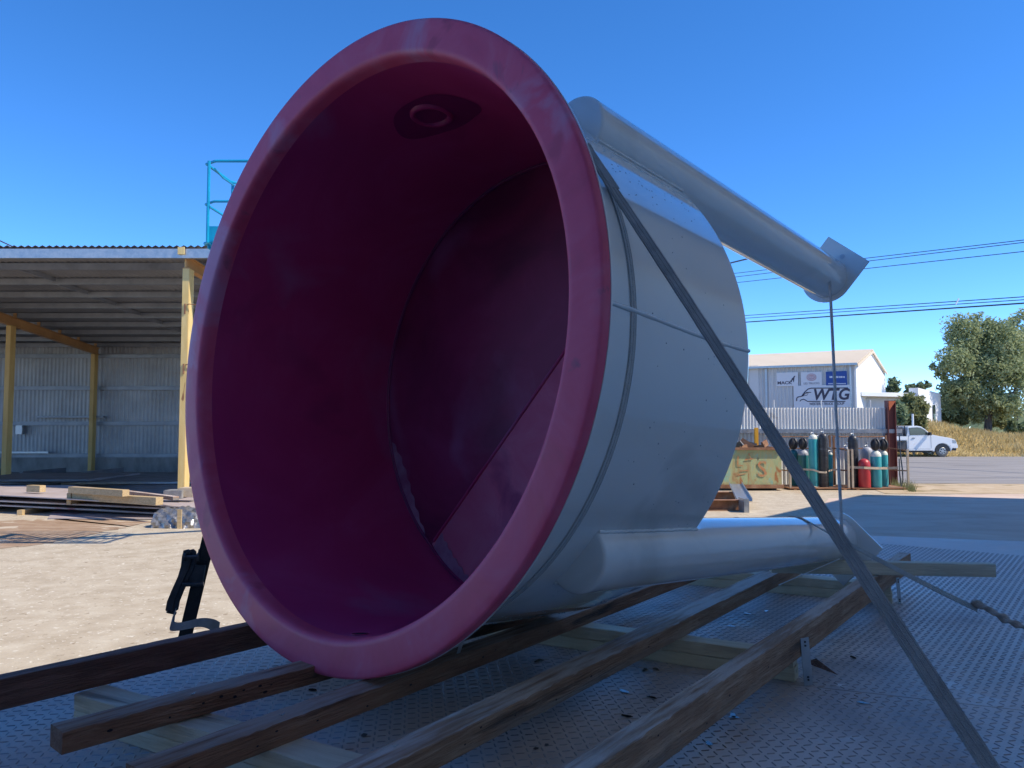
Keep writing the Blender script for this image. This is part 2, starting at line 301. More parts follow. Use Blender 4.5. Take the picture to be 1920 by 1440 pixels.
# bank behind the road (terrain strip with real relief)
def blob(name, pts, z, m, seed):
    r = random.Random(seed); P = []
    for i in range(len(pts)):
        a, c = Vector(pts[i]).to_3d(), Vector(pts[(i+1) % len(pts)]).to_3d()
        for k in range(10): P.append(a.lerp(c, k/10)+Vector((r.uniform(-.09,.09), r.uniform(-.14,.14), 0)))
    sheet(name, [(p.x, p.y) for p in P], z, m)
g2 = lambda *a: gp(*a).to_2d()
blob('dirt_patch', [g2(-300,1040), g2(-60,1033), g2(70,1022), g2(170,1004), g2(215,993), g2(290,978), g2(240,974), g2(120,972), g2(60,976), g2(-300,980)], .004, M['dirt'], 4)
def bank_h(x, y):
    t = max(0, min(1, (y-46.0)/9.5)); t = t*t*(3-2*t)
    cx = 1.95 if x < 29 else max(.3, 1.95-(x-29)*.15)
    return max(.02, t*cx * (0 if x < 19 else min(1, (x-19)/6)) + .12*math.sin(x*.8+y*.3)*t+.05*t*math.sin(x*2.1-y))
v = []; f = []; nx, ny = 110, 34
for j in range(ny):
    for i in range(nx):
        x = 14+i*.85; y = 45.8+j*.6; v.append((x, y, bank_h(x, y)+(0.0 if j else -.02)))
for j in range(ny-1):
    for i in range(nx-1): a = j*nx+i; f.append((a, a+1, a+nx+1, a+nx))
o = raw('grassy_bank', v, f, M['bank']); tag(o, kind='structure')
o.data.polygons.foreach_set('use_smooth', [True]*len(o.data.polygons))
# dry grass over the bank
v = []; f = []
for k in range(42000):
    x = rng.uniform(17, 62); y = 45.7+rng.uniform(0, 1)**.8*15; z = bank_h(x, max(y, 45.8))
    h = rng.uniform(.12, .45)*(1 if y > 47 else .55); a = rng.uniform(0, 6.28); ln = rng.uniform(-.25, .25, 2); wd = .035
    n = len(v); v += [(x-wd*math.cos(a), y-wd*math.sin(a), z-.02), (x+wd*math.cos(a), y+wd*math.sin(a), z-.02), (x+ln[0], y+ln[1]*.6, z+h)]
    f.append((n, n+1, n+2))
o = raw('dry_grass', v, f, M['grass']); tag(o, 'long dry yellow grass covering the bank behind the white ute', 'grass', kind='stuff')

# ------------------------------------------------------------ workshop to the right that shades the deck
H = 6.0; k_ = H/math.tan(SUN_EL)
off = Vector((SX*k_, SY*k_, 0))
def sh(px, py): return Vector(gp(px, py))+off          # roof corner whose shadow falls at that ground point
c1 = sh(1628, 927.5)
dn = (sh(1457, 967)-c1).normalized()                     # along the eave, towards the camera
c0 = c1+dn*34
de = Vector((.94,-.34,0)).normalized()
c2 = c1+de*24; c3 = c0+de*24
AL0 = lambda s, o_: Vector((s*math.sin(R_(38))+o_*math.cos(R_(38)), s*math.cos(R_(38))-o_*math.sin(R_(38)), 0))
ws = thing('workshop', (c1+dn*17+de*12).xy.to_3d(), 'large grey steel workshop beside the trailer whose awning shades the deck', 'workshop')
b = MB(); b.prism([p+Vector((0,0,H)) for p in (c1,c2,c3,c0)], (0,0,.12)); b.build('roof', M['wall_shop'], ws)
b = MB()
n2 = Vector((-dn.y, dn.x, 0));
if n2.dot(de) < 0: n2 = -n2
def corr_wall(a, bb, z0, z1, pitch, amp, mat_, name, parent, n=4, prof=None):
    """vertical corrugated sheet from a to bb"""
    a = Vector(a); bb = Vector(bb); L = (bb-a).length; t = (bb-a).normalized(); nn = Vector((t.y, -t.x, 0))
    steps = int(L/pitch*n); vs = []; fs = []
    for i in range(steps+1):
        s = min(L, i*pitch/n); ph = 2*math.pi*i/n
        d = amp*(prof[i % n] if prof else math.sin(ph)); p = a+t*s+nn*d
        vs += [(p.x, p.y, z0 if not callable(z0) else z0(s)), (p.x, p.y, z1 if not callable(z1) else z1(s))]
    fs = [(2*i, 2*i+2, 2*i+3, 2*i+1) for i in range(steps)]
    m_ = MB(); m_.add(vs, fs); o = m_.build(name, mat_, parent)
    if not prof: o.data.polygons.foreach_set('use_smooth', [True]*len(o.data.polygons))
    return o
b = MB(); b.prism([c1-dn*0+Vector((0,0,H-.02)), c0+Vector((0,0,H-.02)), c0+Vector((0,0,H-.26)), c1+Vector((0,0,H-.26))], de*.14); b.build('gutter', M['chassis'], ws)
rw0, rw1 = AL0(-5.2, 3.0), AL0(-5.2, -7.0); b = MB(); b.prism([rw0, rw1, rw1+Vector((0,0,4.6)), rw0+Vector((0,0,4.6))], AL0(-.12, 0)); b.build('added_shade_wall', M['shed_wall'], ws)  # unseen wall added behind the camera to darken the vessel interior
corr_wall(c1+dn*.6+de*3.4, c0+de*3.4-dn*.2, 0, H-.01, .19, .014, M['wall_shop'], 'wall', ws, 6, [-1,-1,-.6,1,1,-.6])

# ------------------------------------------------------------ left open shed
sd_ = thing('open_shed', (-12, 17, 0), 'open fronted skillion shed with yellow posts and grey corrugated back wall', 'shed')
X0, X1 = -27.0, -3.6; Y0, Y1 = 16.6, 30.4
def rz(y): return 5.46-.046*(y-16.6)
# roof sheet, corrugations run front to back
pitch = .152; n = 4; vs = []; ks = int((X1-X0)/pitch*n)
for i in range(ks+1):
    x = X0+i*pitch/n; dz = .022*math.sin(2*math.pi*i/n)
    vs += [(x, Y0, rz(Y0)+.135+dz), (x, Y1+.3, rz(Y1+.3)+.135+dz)]
b = MB(); b.add(vs, [(2*i, 2*i+2, 2*i+3, 2*i+1) for i in range(ks)]); o = b.build('roof_sheet', M['shed_roof'], sd_)
o.data.polygons.foreach_set('use_smooth', [True]*len(o.data.polygons))
b = MB(); 
b.box(((X0+X1)/2, Y0+.03, rz(Y0)-.02), (X1-X0, .05, .20)); b.box(((X0+X1)/2, Y0+.09, rz(Y0)+.07), (X1-X0, .07, .015)); b.box(((X0+X1)/2, Y0+.09, rz(Y0)-.115), (X1-X0, .07, .012))
b.build('fascia_channel', M['galv'], sd_)
for k in range(9):
    y = 17.9+k*1.5; b = MB(); z = rz(y)+.025
    b.box(((X0+X1)/2, y, z), (X1-X0, .012, .15)); b.box(((X0+X1)/2, y+.035, z+.07), (X1-X0, .07, .01)); b.box(((X0+X1)/2, y+.035, z-.07), (X1-X0, .07, .01))
    b.build('purlin', M['girt'], sd_)
corr_wall((X0, Y1, 0), (X1, Y1, 0), .6, rz(Y1)+.12, .152, .026, M['shed_wall'], 'back_wall_sheet', sd_, 4)
for z in (4.55, 3.30, 1.93, .70):
    b = MB(); b.box(((X0+X1)/2, Y1-.09, z), (X1-X0, .10, .012)); b.box(((X0+X1)/2, Y1-.145, z-.07), (X1-X0, .012, .15)); b.build('girt', M['girt'], sd_)
b = MB(); b.box(((X0+X1)/2, Y1+.02, .29), (X1-X0, .30, .60)); b.build('concrete_upstand', M['upstand'], sd_)
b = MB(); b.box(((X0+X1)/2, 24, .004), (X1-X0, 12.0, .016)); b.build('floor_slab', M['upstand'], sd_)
# frames: columns and rafters
A = gp(343, 951)
def column(x, y, m, top, wx=.15, wy=.26):
    b = MB(); b.box((x, y, top/2+.006), (wx, wy, top-.012)); o = b.build('column', m, sd_, bevel=.008); return o
column(A.x, A.y, M['yellow'], rz(A.y)-.30); 
b = MB(); b.box((A.x-.02, A.y-.02, rz(A.y)-.2), (.05, .16, .36)); b.build('column_cleat', M['yellow'], sd_)
b = MB(); b.box((A.x-.04, Y0-.03, rz(Y0)+.03), (.14, .03, .16)); b.build('column_cleat', M['yellow'], sd_)
for zz in (4.35, 3.05):
    b = MB()
    b.tube([(A.x+.03, A.y-.12, zz), (A.x+.10, A.y-.16, zz+.01), (A.x+.24, A.y-.16, zz-.005)], .010, 6); b.box((A.x+.0, A.y-.14, zz-.09), (.03,.015,.22)); b.build('column_peg', M['rust'], sd_)
for xx in (A.x, -15.3, -23.4):
    cx = xx
    if xx != A.x: column(cx, A.y, M['yellow'], rz(A.y)-.30)
    column(cx, 23.75, M['ochre'], rz(23.75)-.32) if xx != A.x else None
    column(cx-.75, 29.95, M['ochre'], rz(29.95)-.32)
    b = MB(); y0, y1 = Y0+.14, Y1-.16
    for dz, hh, ww in ((-.17, .27, .03), (-.052, .02, .14), (-.305, .02, .14)):
        b.add([(cx-(0 if xx == A.x else .75*(y-23.7)/6.3)+sx*ww/2, y, rz(y)+dz+sz*hh/2) for y in (y0, y1) for sx in (-1,1) for sz in (-1,1)], [(0,1,3,2),(4,6,7,5),(0,4,5,1),(2,3,7,6),(0,2,6,4),(1,5,7,3)])
    b.build('rafter', M['orange'], sd_)
    for k in range(9):
        b = MB(); y = 17.9+k*1.5; b.box((cx+.05-(0 if xx == A.x else .75*(y-23.7)/6.3), y-.03, rz(y)+.02), (.10,.02,.14)); b.build('purlin_cleat', M['orange'], sd_)
# purlin bridging line that crosses the ceiling
b = MB()
for k in range(9):
    y = 17.95+k*1.5; x = -11.4
    b.box((x, y+.68, rz(y)-.01), (.05, 1.38, .10))
b.build('bridging', M['girt'], sd_)
b = MB(); b.box((-8.1, 25.3, rz(25.3)-.16), (.09, 1.9, .07)); b.build('ceiling_light_batten', M['galv'], sd_)
# meter box and shelf on the back wall
b = MB(); b.box((-18.95, Y1-.24, 1.62), (.26,.16,.34)); o = b.build('switch_box', M['galv'], origin=(-18.95,Y1-.24,1.45), bevel=.01); tag(o, 'small grey switch box on the corrugated back wall of the shed', 'switch box')
b = MB(); b.box((-17.0, Y1-.28, 2.12), (2.6,.16,.07)); o = b.build('wall_rail', M['girt'], origin=(-17,Y1-.28,2.1)); tag(o, 'thin grey steel length resting high on the shed wall rail', 'steel rail')
b = MB(); b.box((-19.0, 30.0, .76), (2.6,.12,.07)); o = b.build('steel_length', M['galv'], origin=(-19.0,30.0,.73)); tag(o, 'pale steel length resting on the low concrete upstand of the shed', 'steel length')

# ------------------------------------------------------------ sheet steel stack in front of the shed
st = thing('sheet_steel_stack', (-10.5, 16, 0), 'stack of pinkish steel sheets lying on dunnage in front of the shed', 'steel stack')
def plate(poly, z0, z1_, name, m, par):
    """sheet with corner heights (sagging)"""
    b = MB(); b.prism([(x, y, z) for (x, y), z in zip(poly, z0)], (0,0,z1_)); return b.build(name, m, par)
def Lp(px, py, z): q = gp(px, py, z); return (q.x, q.y)
plate([Lp(-260,926,.34), Lp(0,930,.34), Lp(150,938,.33), Lp(385,953,.22), Lp(375,935,.22), Lp(130,911,.34), Lp(0,912,.34), Lp(-260,912,.34)], [.34,.34,.33,.20,.22,.34,.34,.34], .02, 'sheet', M['sheet'], st)
plate([Lp(-260,936,.22), Lp(0,941,.22), Lp(395,957,.16), Lp(380,938,.16), Lp(100,912,.24), Lp(-260,912,.24)], [.22,.22,.14,.16,.24,.24], .03, 'sheet', M['sheet'], st)
plate([Lp(-260,944,.13), Lp(0,949,.13), Lp(180,957,.10), Lp(340,965,.06), Lp(380,944,.1), Lp(60,915,.12), Lp(-260,915,.12)], [.13,.13,.10,.04,.06,.12,.12], .025, 'sheet', M['sheet'], st)
plate([Lp(90,973,.01), Lp(330,974,.01), Lp(350,962,.01), Lp(100,957,.01)], [.012]*4, .012, 'sheet', M['sheet'], st)
for px, py in ((60,962),(250,958),(-120,958)):
    q = gp(px, py); b = MB(); b.box((q.x, q.y+.4, .05), (.1, 1.6, .098)); b.build('dunnage', M['pine_y'], st)
def timber_on(px0, py0, px1, py1, z, h, wd, label, m=None, cat='timber'):
    a = gp(px0, py0, z); c = gp(px1, py1, z); mid = (a+c)/2; L = (c-a).length; an = math.atan2(c.y-a.y, c.x-a.x)
    b = MB(); b.box((mid.x, mid.y, z+h/2), (L, wd, h), an)
    o = b.build('timber', m or M['pine_y'], origin=(mid.x, mid.y, z), bevel=.004); return tag(o, label, cat, 'timbers lying on the sheet steel')
timber_on(138, 937, 299, 947, .305, .14, .16, 'long brown timber on the steel sheets, lower one of the pair')
timber_on(134, 924, 236, 931, .45, .12, .14, 'upper pale timber of the pair lying on the steel sheets')
timber_on(236, 926, 330, 938, .36, .07, .12, 'thin dark board behind the timber pair on the steel sheets', M['hard2'])
timber_on(55, 922, 80, 923, .365, .14, .14, 'short pale timber offcut on the steel sheets')
timber_on(138, 944, 146, 944, .22, .22, .5, 'timber packer under the left end of the long brown timber')
# items inside the shed on the floor
b = MB(); q0 = gp(-80,905,.2)
for k, (pa, pb, z) in enumerate([((-90,901),(200,896),.35),((-90,906),(120,903),.12)]):
    a = gp(*pa, z); c = gp(*pb, z); b = MB(); b.box(((a.x+c.x)/2, (a.y+c.y)/2+1.0, z), (abs(c.x-a.x), 3.0, .05), .03)
    o = b.build('steel_plate', M['sheet_dark'], origin=((a.x+c.x)/2, (a.y+c.y)/2+1.0, z)); tag(o, ['dark steel plate raised above the shed floor behind the yellow post','dark steel plate lying flat on the shed floor at left'][k], 'steel plate')
for k in range(3):
    b = MB(); b.box((-17.5+k*2, 26.0, .17), (.12, 2.4, .30))
    o = b.build('steel_bearer', M['sheet_dark'], origin=(-17.5+k*2,26,0)); tag(o, ['leftmost','middle','rightmost'][k]+' dark low bearer under the raised plate inside the shed', 'bearer', 'bearers under the raised plate')
a = gp(170,905,.06); b = MB(); b.box((a.x+1.8, a.y, .06), (5.0,.25,.05), .1); o = b.build('steel_length', M['galv'], origin=(a.x+1.8,a.y,.03)); tag(o, 'pale steel length lying on the dark shed floor', 'steel length')
a = gp(326,884); b = MB(); b.lathe((a.x, a.y, .01), (0,0,1), [(0,.20),(.34,.23),(.36,.24)], 20); o = b.build('bucket', M['blue_dk'], origin=(a.x,a.y,0), smooth=True); tag(o, 'blue plastic bucket at the back of the shed', 'bucket')
# blocks + wrapped bundle at the foot of the column
q = gp(323, 966); b = MB(); b.box((q.x, q.y+.15, .40), (.36,.35,.16)); o = b.build('concrete_block', M['block'], origin=(q.x,q.y,.3), bevel=.01); tag(o, 'grey concrete block on the wrapped bundle below the yellow post', 'block', 'blocks below the yellow post')
q = gp(352, 965); b = MB(); b.box((q.x-.05, q.y+.15, .43), (.30,.35,.18)); o = b.build('concrete_block', M['block_tan'], origin=(q.x,q.y,.3), bevel=.01); tag(o, 'tan concrete block nearest the magenta rim on the wrapped bundle', 'block', 'blocks below the yellow post')
q = gp(335, 991); wb = thing('wrapped_bundle', (q.x, q.y+.3, 0), 'bundle wrapped in crumpled silver plastic with a timber strip', 'bundle')
vs = []; nu, nv = 40, 20
for j in range(nv):
    for i in range(nu):
        u = -1+2*i/(nu-1); vv = j/(nv-1)*math.pi
        r = .30*(1-.12*abs(u)**3)+.035*math.sin(13*u+5*vv)*math.cos(7*vv+3*u)+rng.uniform(-.006,.006)
        vs.append((q.x+.03+u*.52, q.y+.34-math.cos(vv)*r*1.1, max(.002, math.sin(vv)*r*1.05)))
fs = [(j*nu+i, j*nu+i+1, (j+1)*nu+i+1, (j+1)*nu+i) for j in range(nv-1) for i in range(nu-1)]
b = MB(); b.add(vs, fs); b.build('plastic_wrap', M['foil'], wb, smooth=True, angle=30)
b = MB(); b.box((q.x+.02, q.y-.02, .16), (.07,.03,.32)); b.build('timber_strip', M['pine_y'], wb)

# ------------------------------------------------------------ blue work platform behind the vessel
pt = dp(388, 302, 10.4); bt = dp(388, 455, 10.4)
ew = thing('boom_lift', (-1.7, 12.2, 0), 'bright blue boom lift with railed basket rising behind the magenta rim', 'boom lift')
bx0, by0, bz1 = pt.x, 10.4, pt.z; bz0 = bz1-1.12; bw, bd = 1.85, 1.0
def rail(pts, r=.018, nm='rail'): b = MB(); b.tube(pts, r, 8); return b.build(nm, M['blue'], ew, smooth=True)
c = .12
def loop(z, out=.0):
    return [(bx0+c, by0-out, z), (bx0+bw, by0-out, z), (bx0+bw, by0+bd, z), (bx0+c, by0+bd, z), (bx0, by0+bd-c, z), (bx0-.05, by0+c, z), (bx0+c, by0-out, z)]
rail(loop(bz1), .02); rail(loop(bz1-.56, .02), .018); rail(loop(bz0+.02), .022)
for (x, y) in ((bx0+.03, by0), (bx0, by0+bd-.02), (bx0+bw, by0), (bx0+bw, by0+bd), (bx0+.95, by0)):
    rail([(x, y, bz0), (x, y, bz1)], .022, 'post')
rail([(bx0+.07, by0+.1, bz1-.07), (bx0+.07, by0+.4, bz1-.10), (bx0+.07, by0+.85, bz1-.07)], .013, 'gate_rail')
b = MB(); b.box((bx0+bw/2+.02, by0+bd/2, bz0+.11), (bw-.04, .02, .20)); b.box((bx0+bw/2, by0+.02, bz0+.12), (bw-.02, .02, .22)); b.box((bx0+.01, by0+bd/2, bz0+.12), (.02, bd-.1, .22)); b.build('kickboard', M['blue'], ew)
b = MB()
for k in range(14): b.box((bx0+.07+k*(bw-.14)/13, by0+bd/2, bz0-.01), (.02, bd, .02))
o = b.build('basket_floor', M['blue'], ew); o['kind'] = 'stuff'
for s in (.1, .5, .9): rail([(bx0, by0+bd*s, bz0-.03), (bx0+.5, by0+bd*.5, bz0-.32), (bx0+bw, by0+bd*s, bz0-.03)], .025, 'floor_brace')
b = MB(); p0 = Vector((bx0+bw*.5, by0+bd*.6, bz0-.2)); p1 = Vector((-2.6, 12.6, 2.3)); p2 = Vector((-1.7, 12.4, 1.1))
b.tube([p0, p0+Vector((.3,.4,-.3)), p1], .11, 4); b.build('boom', M['blue'], ew)
b = MB(); b.tube([p1, p2], .13, 4); b.build('lower_boom', M['blue'], ew)
b = MB(); b.box((-1.6, 12.4, .72), (1.5, 1.0, .6)); b.build('turret', M['blue'], ew, bevel=.05)
b = MB(); b.box((-1.6, 12.4, .36), (1.3, .9, .18)); b.build('chassis', M['chassis'], ew)
for sx in (-.55, .55):
    for sy in (-.5, .5):
        b = MB(); b.lathe((-1.6+sx, 12.4+sy-.1, .30), (0,1,0), [(0,.22),(.02,.29),(.18,.29),(.2,.22)], 20); b.build('wheel', M['rubber'], ew, smooth=True)

# ------------------------------------------------------------ trailer deck (tread plate)
DZ = CZ-.845
def AL(s, o_): # s along the deck direction (38 deg), o_ offset to the right of it
    return Vector((s*math.sin(R_(38))+o_*math.cos(R_(38)), s*math.cos(R_(38))-o_*math.sin(R_(38)), 0))
far = [gp(1500, 999.5, DZ), gp(2080, 1021, DZ)]
def on_far(o_):   # point on far edge line with given offset
    a, c = far; ux = (c-a); e = Vector((math.cos(R_(38)), -math.sin(R_(38)), 0))
    t = (o_-a.dot(e))/ux.dot(e); p = a+ux*t; return Vector((p.x, p.y, 0))
OL, OR, SN = -2.86, .02, -.3
PF0, PF1 = on_far(OL), on_far(OR); PN0, PN1 = AL(SN, OL), AL(SN, OR)
tl = thing('flatbed_trailer', AL(3, -1.4), 'flatbed trailer with a worn steel tread plate deck in the foreground', 'trailer')
sA = gp(1500, 1285, DZ); sB = gp(1900, 1330, DZ); sd2 = (sB-sA); ee = Vector((math.cos(R_(38)), -math.sin(R_(38)), 0))
def on_seam(o_, sh_=0): t = (o_-sA.dot(ee))/sd2.dot(ee); p = sA+sd2*t; return Vector((p.x, p.y, 0))+AL(sh_, 0)
def pl3(ps, z0, h): return [(p.x, p.y, z0) for p in ps], (0,0,h)
for poly in ([PN0, PN1, on_seam(OR,-.003), on_seam(OL,-.003)], [on_seam(OL,.003), on_seam(OR,.003), on_seam(OR,2.4), on_seam(OL,2.4)], [on_seam(OL,2.406), on_seam(OR,2.406), PF1, PF0]):
    b = MB(); p, d = pl3(poly, DZ-.006, .006); b.prism(p, d); b.build('deck_plate', M['deck'], tl)
# raised tread bars: two families in a lattice, visible area only
v = []; f = []; g = .0285; seamn = Vector((-sd2.y, sd2.x, 0)).normalized()
for i in range(0, 100):
    for j in range(0, 225):
        o_ = OR-.03-i*g; s = SN+.5+j*g
        p = AL(s, o_)
        if p.y < 1.0 or p.y > 6.6 or abs(p.x) > p.y*.78+.25: continue
        if s > 6.2: continue
        if abs((p-Vector((sA.x,sA.y,0))).dot(seamn)) < .012: continue
        cell = (i+j) % 2
        an = (R_(34)+math.pi/4+math.pi/2*cell) 
        an = -an
        L, W_, hh = .0128, .0027, .0020
        c, s_ = math.cos(an), math.sin(an); z = DZ
        def T(a, b_): return (p.x+a*c-b_*s_, p.y+a*s_+b_*c)
        n0 = len(v)
        e_ = [T(-L,0), T(-L*.6,-W_), T(L*.6,-W_), T(L,0), T(L*.6,W_), T(-L*.6,W_)]
        v += [(x, y, z) for x, y in e_]
        v += [(*T(-L*.72,0), z+hh), (*T(L*.72,0), z+hh)]
        f += [(n0,n0+1,n0+6),(n0+1,n0+2,n0+7,n0+6),(n0+2,n0+3,n0+7),(n0+3,n0+4,n0+7),(n0+4,n0+5,n0+6,n0+7),(n0+5,n0,n0+6)]
oo = tl.location
v = [(x-oo.x, y-oo.y, z-oo.z) for x, y, z in v]
o = raw('tread_bars', v, f, M['deckbar'], tl); o['kind'] = 'stuff'
# side rails, end rail, chassis
def beam(p, q, z0, z1, wd, nm, m):
    p = Vector(p); q = Vector(q); t = (q-p).normalized(); nn = Vector((-t.y, t.x, 0))*wd/2
    b = MB(); b.prism([(p-nn).to_tuple()[:2]+(z0,), (q-nn).to_tuple()[:2]+(z0,), (q+nn).to_tuple()[:2]+(z0,), (p+nn).to_tuple()[:2]+(z0,)], (0,0,z1-z0)); return b.build(nm, m, tl)
beam(PN0, PF0, DZ-.16, DZ-.007, .06, 'side_rail', M['chassis']); beam(PN1, PF1, DZ-.16, DZ-.007, .06, 'side_rail', M['chassis'])
beam(PF0+AL(-.04,.04), PF1+AL(-.04,-.04), DZ-.155, DZ-.008, .05, 'end_rail', M['chassis'])
for o_ in (-1.9, -.95): beam(AL(SN+.1, o_), AL(6.3, o_), DZ-.36, DZ-.01, .12, 'chassis_beam', M['chassis'])
for s in (4.6, 5.7):
    for o_ in (-2.45, -.42):
        p = AL(s, o_); ax = AL(0,1)
        b = MB(); b.lathe(p+Vector((0,0,.37))-ax*.12, ax, [(0,.25),(.02,.36),(.22,.36),(.24,.25)], 24); w_ = b.build('wheel', M['rubber'], tl, smooth=True)

# ------------------------------------------------------------ timbers on the deck
def vec2(x, y, z): return Vector((x, y, CZ+z))
def bar(p, q, wd, h, name, mat_, parent=None, label=None, cat=None, group=None, segs=14, rough=.0011, side=1):
    """timber: p,q = near top edge end points (rel. to eye), width to the far side, height h downwards"""
    p = Vector(p); q = Vector(q); L = (q-p).length; t = (q-p).normalized(); nn = Vector((-t.y, t.x, 0)).normalized()*side
    n = max(2, int(L/.022)); vs = []; r = np.random.default_rng(abs(hash((round(p.x,2), round(q.y,2)))) % 1000)
    ch = .0022
    prof = [(0,-h+ch),(0,-ch),(ch,0),(wd*.33,0),(wd*.66,0),(wd-ch,0),(wd,-ch),(wd,-h+ch),(wd-ch,-h),(ch,-h)]
    m = len(prof); ofs = np.zeros(m); wav = r.uniform(0, 6, 3)
    for i in range(n+1):
        s = L*i/n; c = p+t*s
        ofs = ofs*.45+r.normal(0, rough*.7, m)
        for k, (a, z) in enumerate(prof):
            jj = ofs[k]*(1 if k not in (8,9) else 0)
            dzz = jj if z > -h/2 else 0; da = jj if k in (1,0,6,7) else 0
            chip = -abs(r.normal(0,rough*.8)) if k in (1,2) and r.random() < .25 else 0
            vs.append(c+nn*(a+da)+Vector((0,0,z+min(0,dzz)+chip)))
    fs = [(i*m+k, i*m+(k+1) % m, (i+1)*m+(k+1) % m, (i+1)*m+k) for i in range(n) for k in range(m)]
    fs += [tuple(range(m)), tuple(n*m+k for k in range(m))[::-1]]
    b = MB(); b.add(vs, fs)
    o = b.build(name, mat_, parent, origin=None if parent else (p+Vector((0,0,-h))), smooth=True, angle=35)
    if label: tag(o, label, cat, group)
    return o
GT = 'hardwood timbers the vessel rests on'
def ext(a, b_, s0, s1):
    a = Vector(a); b_ = Vector(b_); t = (b_-a).normalized(); return a-t*s0, b_+t*s1
a, c = ext(vec2(-1.369,2.131,-.672), vec2(-.905,2.694,-.672), 1.0, 1.7)
T1 = bar(a, c, .052, .083, 'hardwood_timber', M['hard3'], label='dark timber along the left deck edge behind the ratchet strap', cat='timber', group=GT)
a, c = ext(vec2(-1.035,1.842,-.700), vec2(-.618,2.306,-.700), 0, 1.9)
T2 = bar(a, c, .078, .052, 'hardwood_timber', M['hard1'], label='short ended timber under the left of the magenta rim', cat='timber', group=GT)
a = vec2(-.745,1.632,-.700); c = vec2(.613,3.501,-.700); a, c = ext(a, c, 0, .9)
T3 = bar(a, c, .078, .055, 'hardwood_timber', M['hard1'], label='timber touching the lowest point of the magenta rim', cat='timber', group=GT)
a, c = ext(vec2(-.262,1.641,-.695), vec2(1.253,3.755,-.695), .7, .7)
T4 = bar(a, c, .085, .060, 'hardwood_timber', M['hard2'], label='brown timber with nail holes between the rim timber and the outer one', cat='timber', group=GT)
a, c = ext(vec2(.169,1.57,-.662), vec2(1.422,3.25,-.662), .8, 0); c = vec2(2.11,4.18,-.662)
T5 = bar(a, c, .056, .093, 'hardwood_timber', M['hard2'], label='tall outermost timber with a galvanised strap, nearest the tie down', cat='timber', group=GT)
# paired pine bearers (two boards each)
GB = 'doubled pine bearers on the deck'
def bearer(p, q, wd, label):
    p = Vector(p); q = Vector(q)
    r = thing('pine_bearer', (p+q)/2-Vector((0,0,.09)), label, 'bearer', GB)
    bar(p, q, wd, .0445, 'board', M['pine'], r, rough=.0008, side=1)
    bar(p-Vector((0,0,.0455)), q+((q-p).normalized()*.004)-Vector((0,0,.0455)), wd, .0445, 'board', M['pine'], r, rough=.0008, side=1)
    return r
B1 = bearer(vec2(-1.243,2.266,-.755), vec2(.30,1.372,-.755), .097, 'front pine bearer with its end showing under the left timber')
d2 = (vec2(.804,2.724,-.755)-vec2(.258,3.026,-.755)).normalized()
B2 = bearer(vec2(.258,3.026,-.755)-d2*1.45, vec2(.936,2.651,-.755), .075, 'middle pine bearer ending under the outer timber by a metal strap')
d3 = (vec2(1.835,3.80,-.755)-vec2(1.445,4.007,-.755)).normalized()
B3 = bearer(vec2(1.445,4.007,-.755)-d3*1.7, vec2(1.82,3.808,-.755), .092, 'far pine bearer below the pipe leg end')
# light rail across the timbers under the lower leg
a = gp(1435, 1083-25, CZ-.602); c = gp(1867, 1063, CZ-.602)
na = vec2(1.18,3.592,-.602); nb = vec2(2.136,3.49,-.602)
RL = bar(na, nb, .055, .057, 'pine_rail', M['pine_x'], label='long pale pine rail lying across under the lower pipe leg', cat='timber', rough=.0008)
b = MB(); 
# galvanised gang straps
def gang(px, p, q, wv, parent, bend):
    b = MB(); b.ribbon([p, p.lerp(q,.42)+bend*0, q], wv, .002); o = b.build('metal_strap', M['galv'], parent)
    for s in (.08, .16, .82, .88):
        b = MB(); c_ = p.lerp(q, s); b.lathe(c_+Vector((.0,-.002,0)), (.5,-1,0), [(0,.0035),(.003,.003)], 8)
        b.build('nail_head', M['ratchet'], o)
p = dp(1508, 1196, 2.628); q = dp(1516, 1285, 2.612)
gang(0, p, q, Vector((.034,.018,0)), B2, Vector((0,0,0)))
p = dp(1683, 1083, 3.82); q = dp(1687, 1133, 3.80); gang(0, p, q, Vector((.02,.01,0)), B3, Vector((0,0,0)))
# nails & splinters
def nail_cluster(px, py, z, label):
    q = gp(px, py, z); r = random.Random(px); b = MB()
    for k in range(3):
        a_ = r.uniform(0, 6.28); l = .012
        b.tube([q+Vector((0,0,.001)), q+Vector((math.cos(a_)*l*.7, math.sin(a_)*l*.7, .004))], .0011, 6)
    b.lathe(q+Vector((0,0,.0)), (0,0,1), [(0,.0035),(.0015,.0035)], 8)
    o = b.build('bent_nail', M['galv'], origin=q, smooth=True); tag(o, label, 'nail', 'bent nails in the timbers')
nail_cluster(361, 1302, CZ-.699, 'bent nail on top of the timber under the left of the rim')
nail_cluster(529, 1341, CZ-.699, 'bent nail cluster on the rim timber in front of the vessel')
nail_cluster(740, 1400, CZ-.694, 'bent nail on the brown timber near the bottom edge')
b = MB(); p = gp(1064, 1303, CZ-.76); q = gp(1018, 1337, CZ-.80); b.tube([p, p.lerp(q,.5)+Vector((0,0,.006)), q], [.004,.0045,.001], 5); o = b.build('wood_splinter', M['pine'], origin=p); tag(o, 'curled wood splinter hanging off the brown timber', 'splinter')
b = MB(); p = gp(1522, 1247, DZ+.004); q = gp(1572, 1266, DZ+.004); b.add([p+Vector((0,0,0)), p+Vector((.0,.03,.004)), q, p+Vector((.02,.012,.02))], [(0,2,3),(3,2,1),(0,3,1),(0,1,2)]); o = b.build('timber_wedge', M['hard3'], origin=p); tag(o, 'thin dark wedge lying on the deck beside the metal strap', 'wedge')

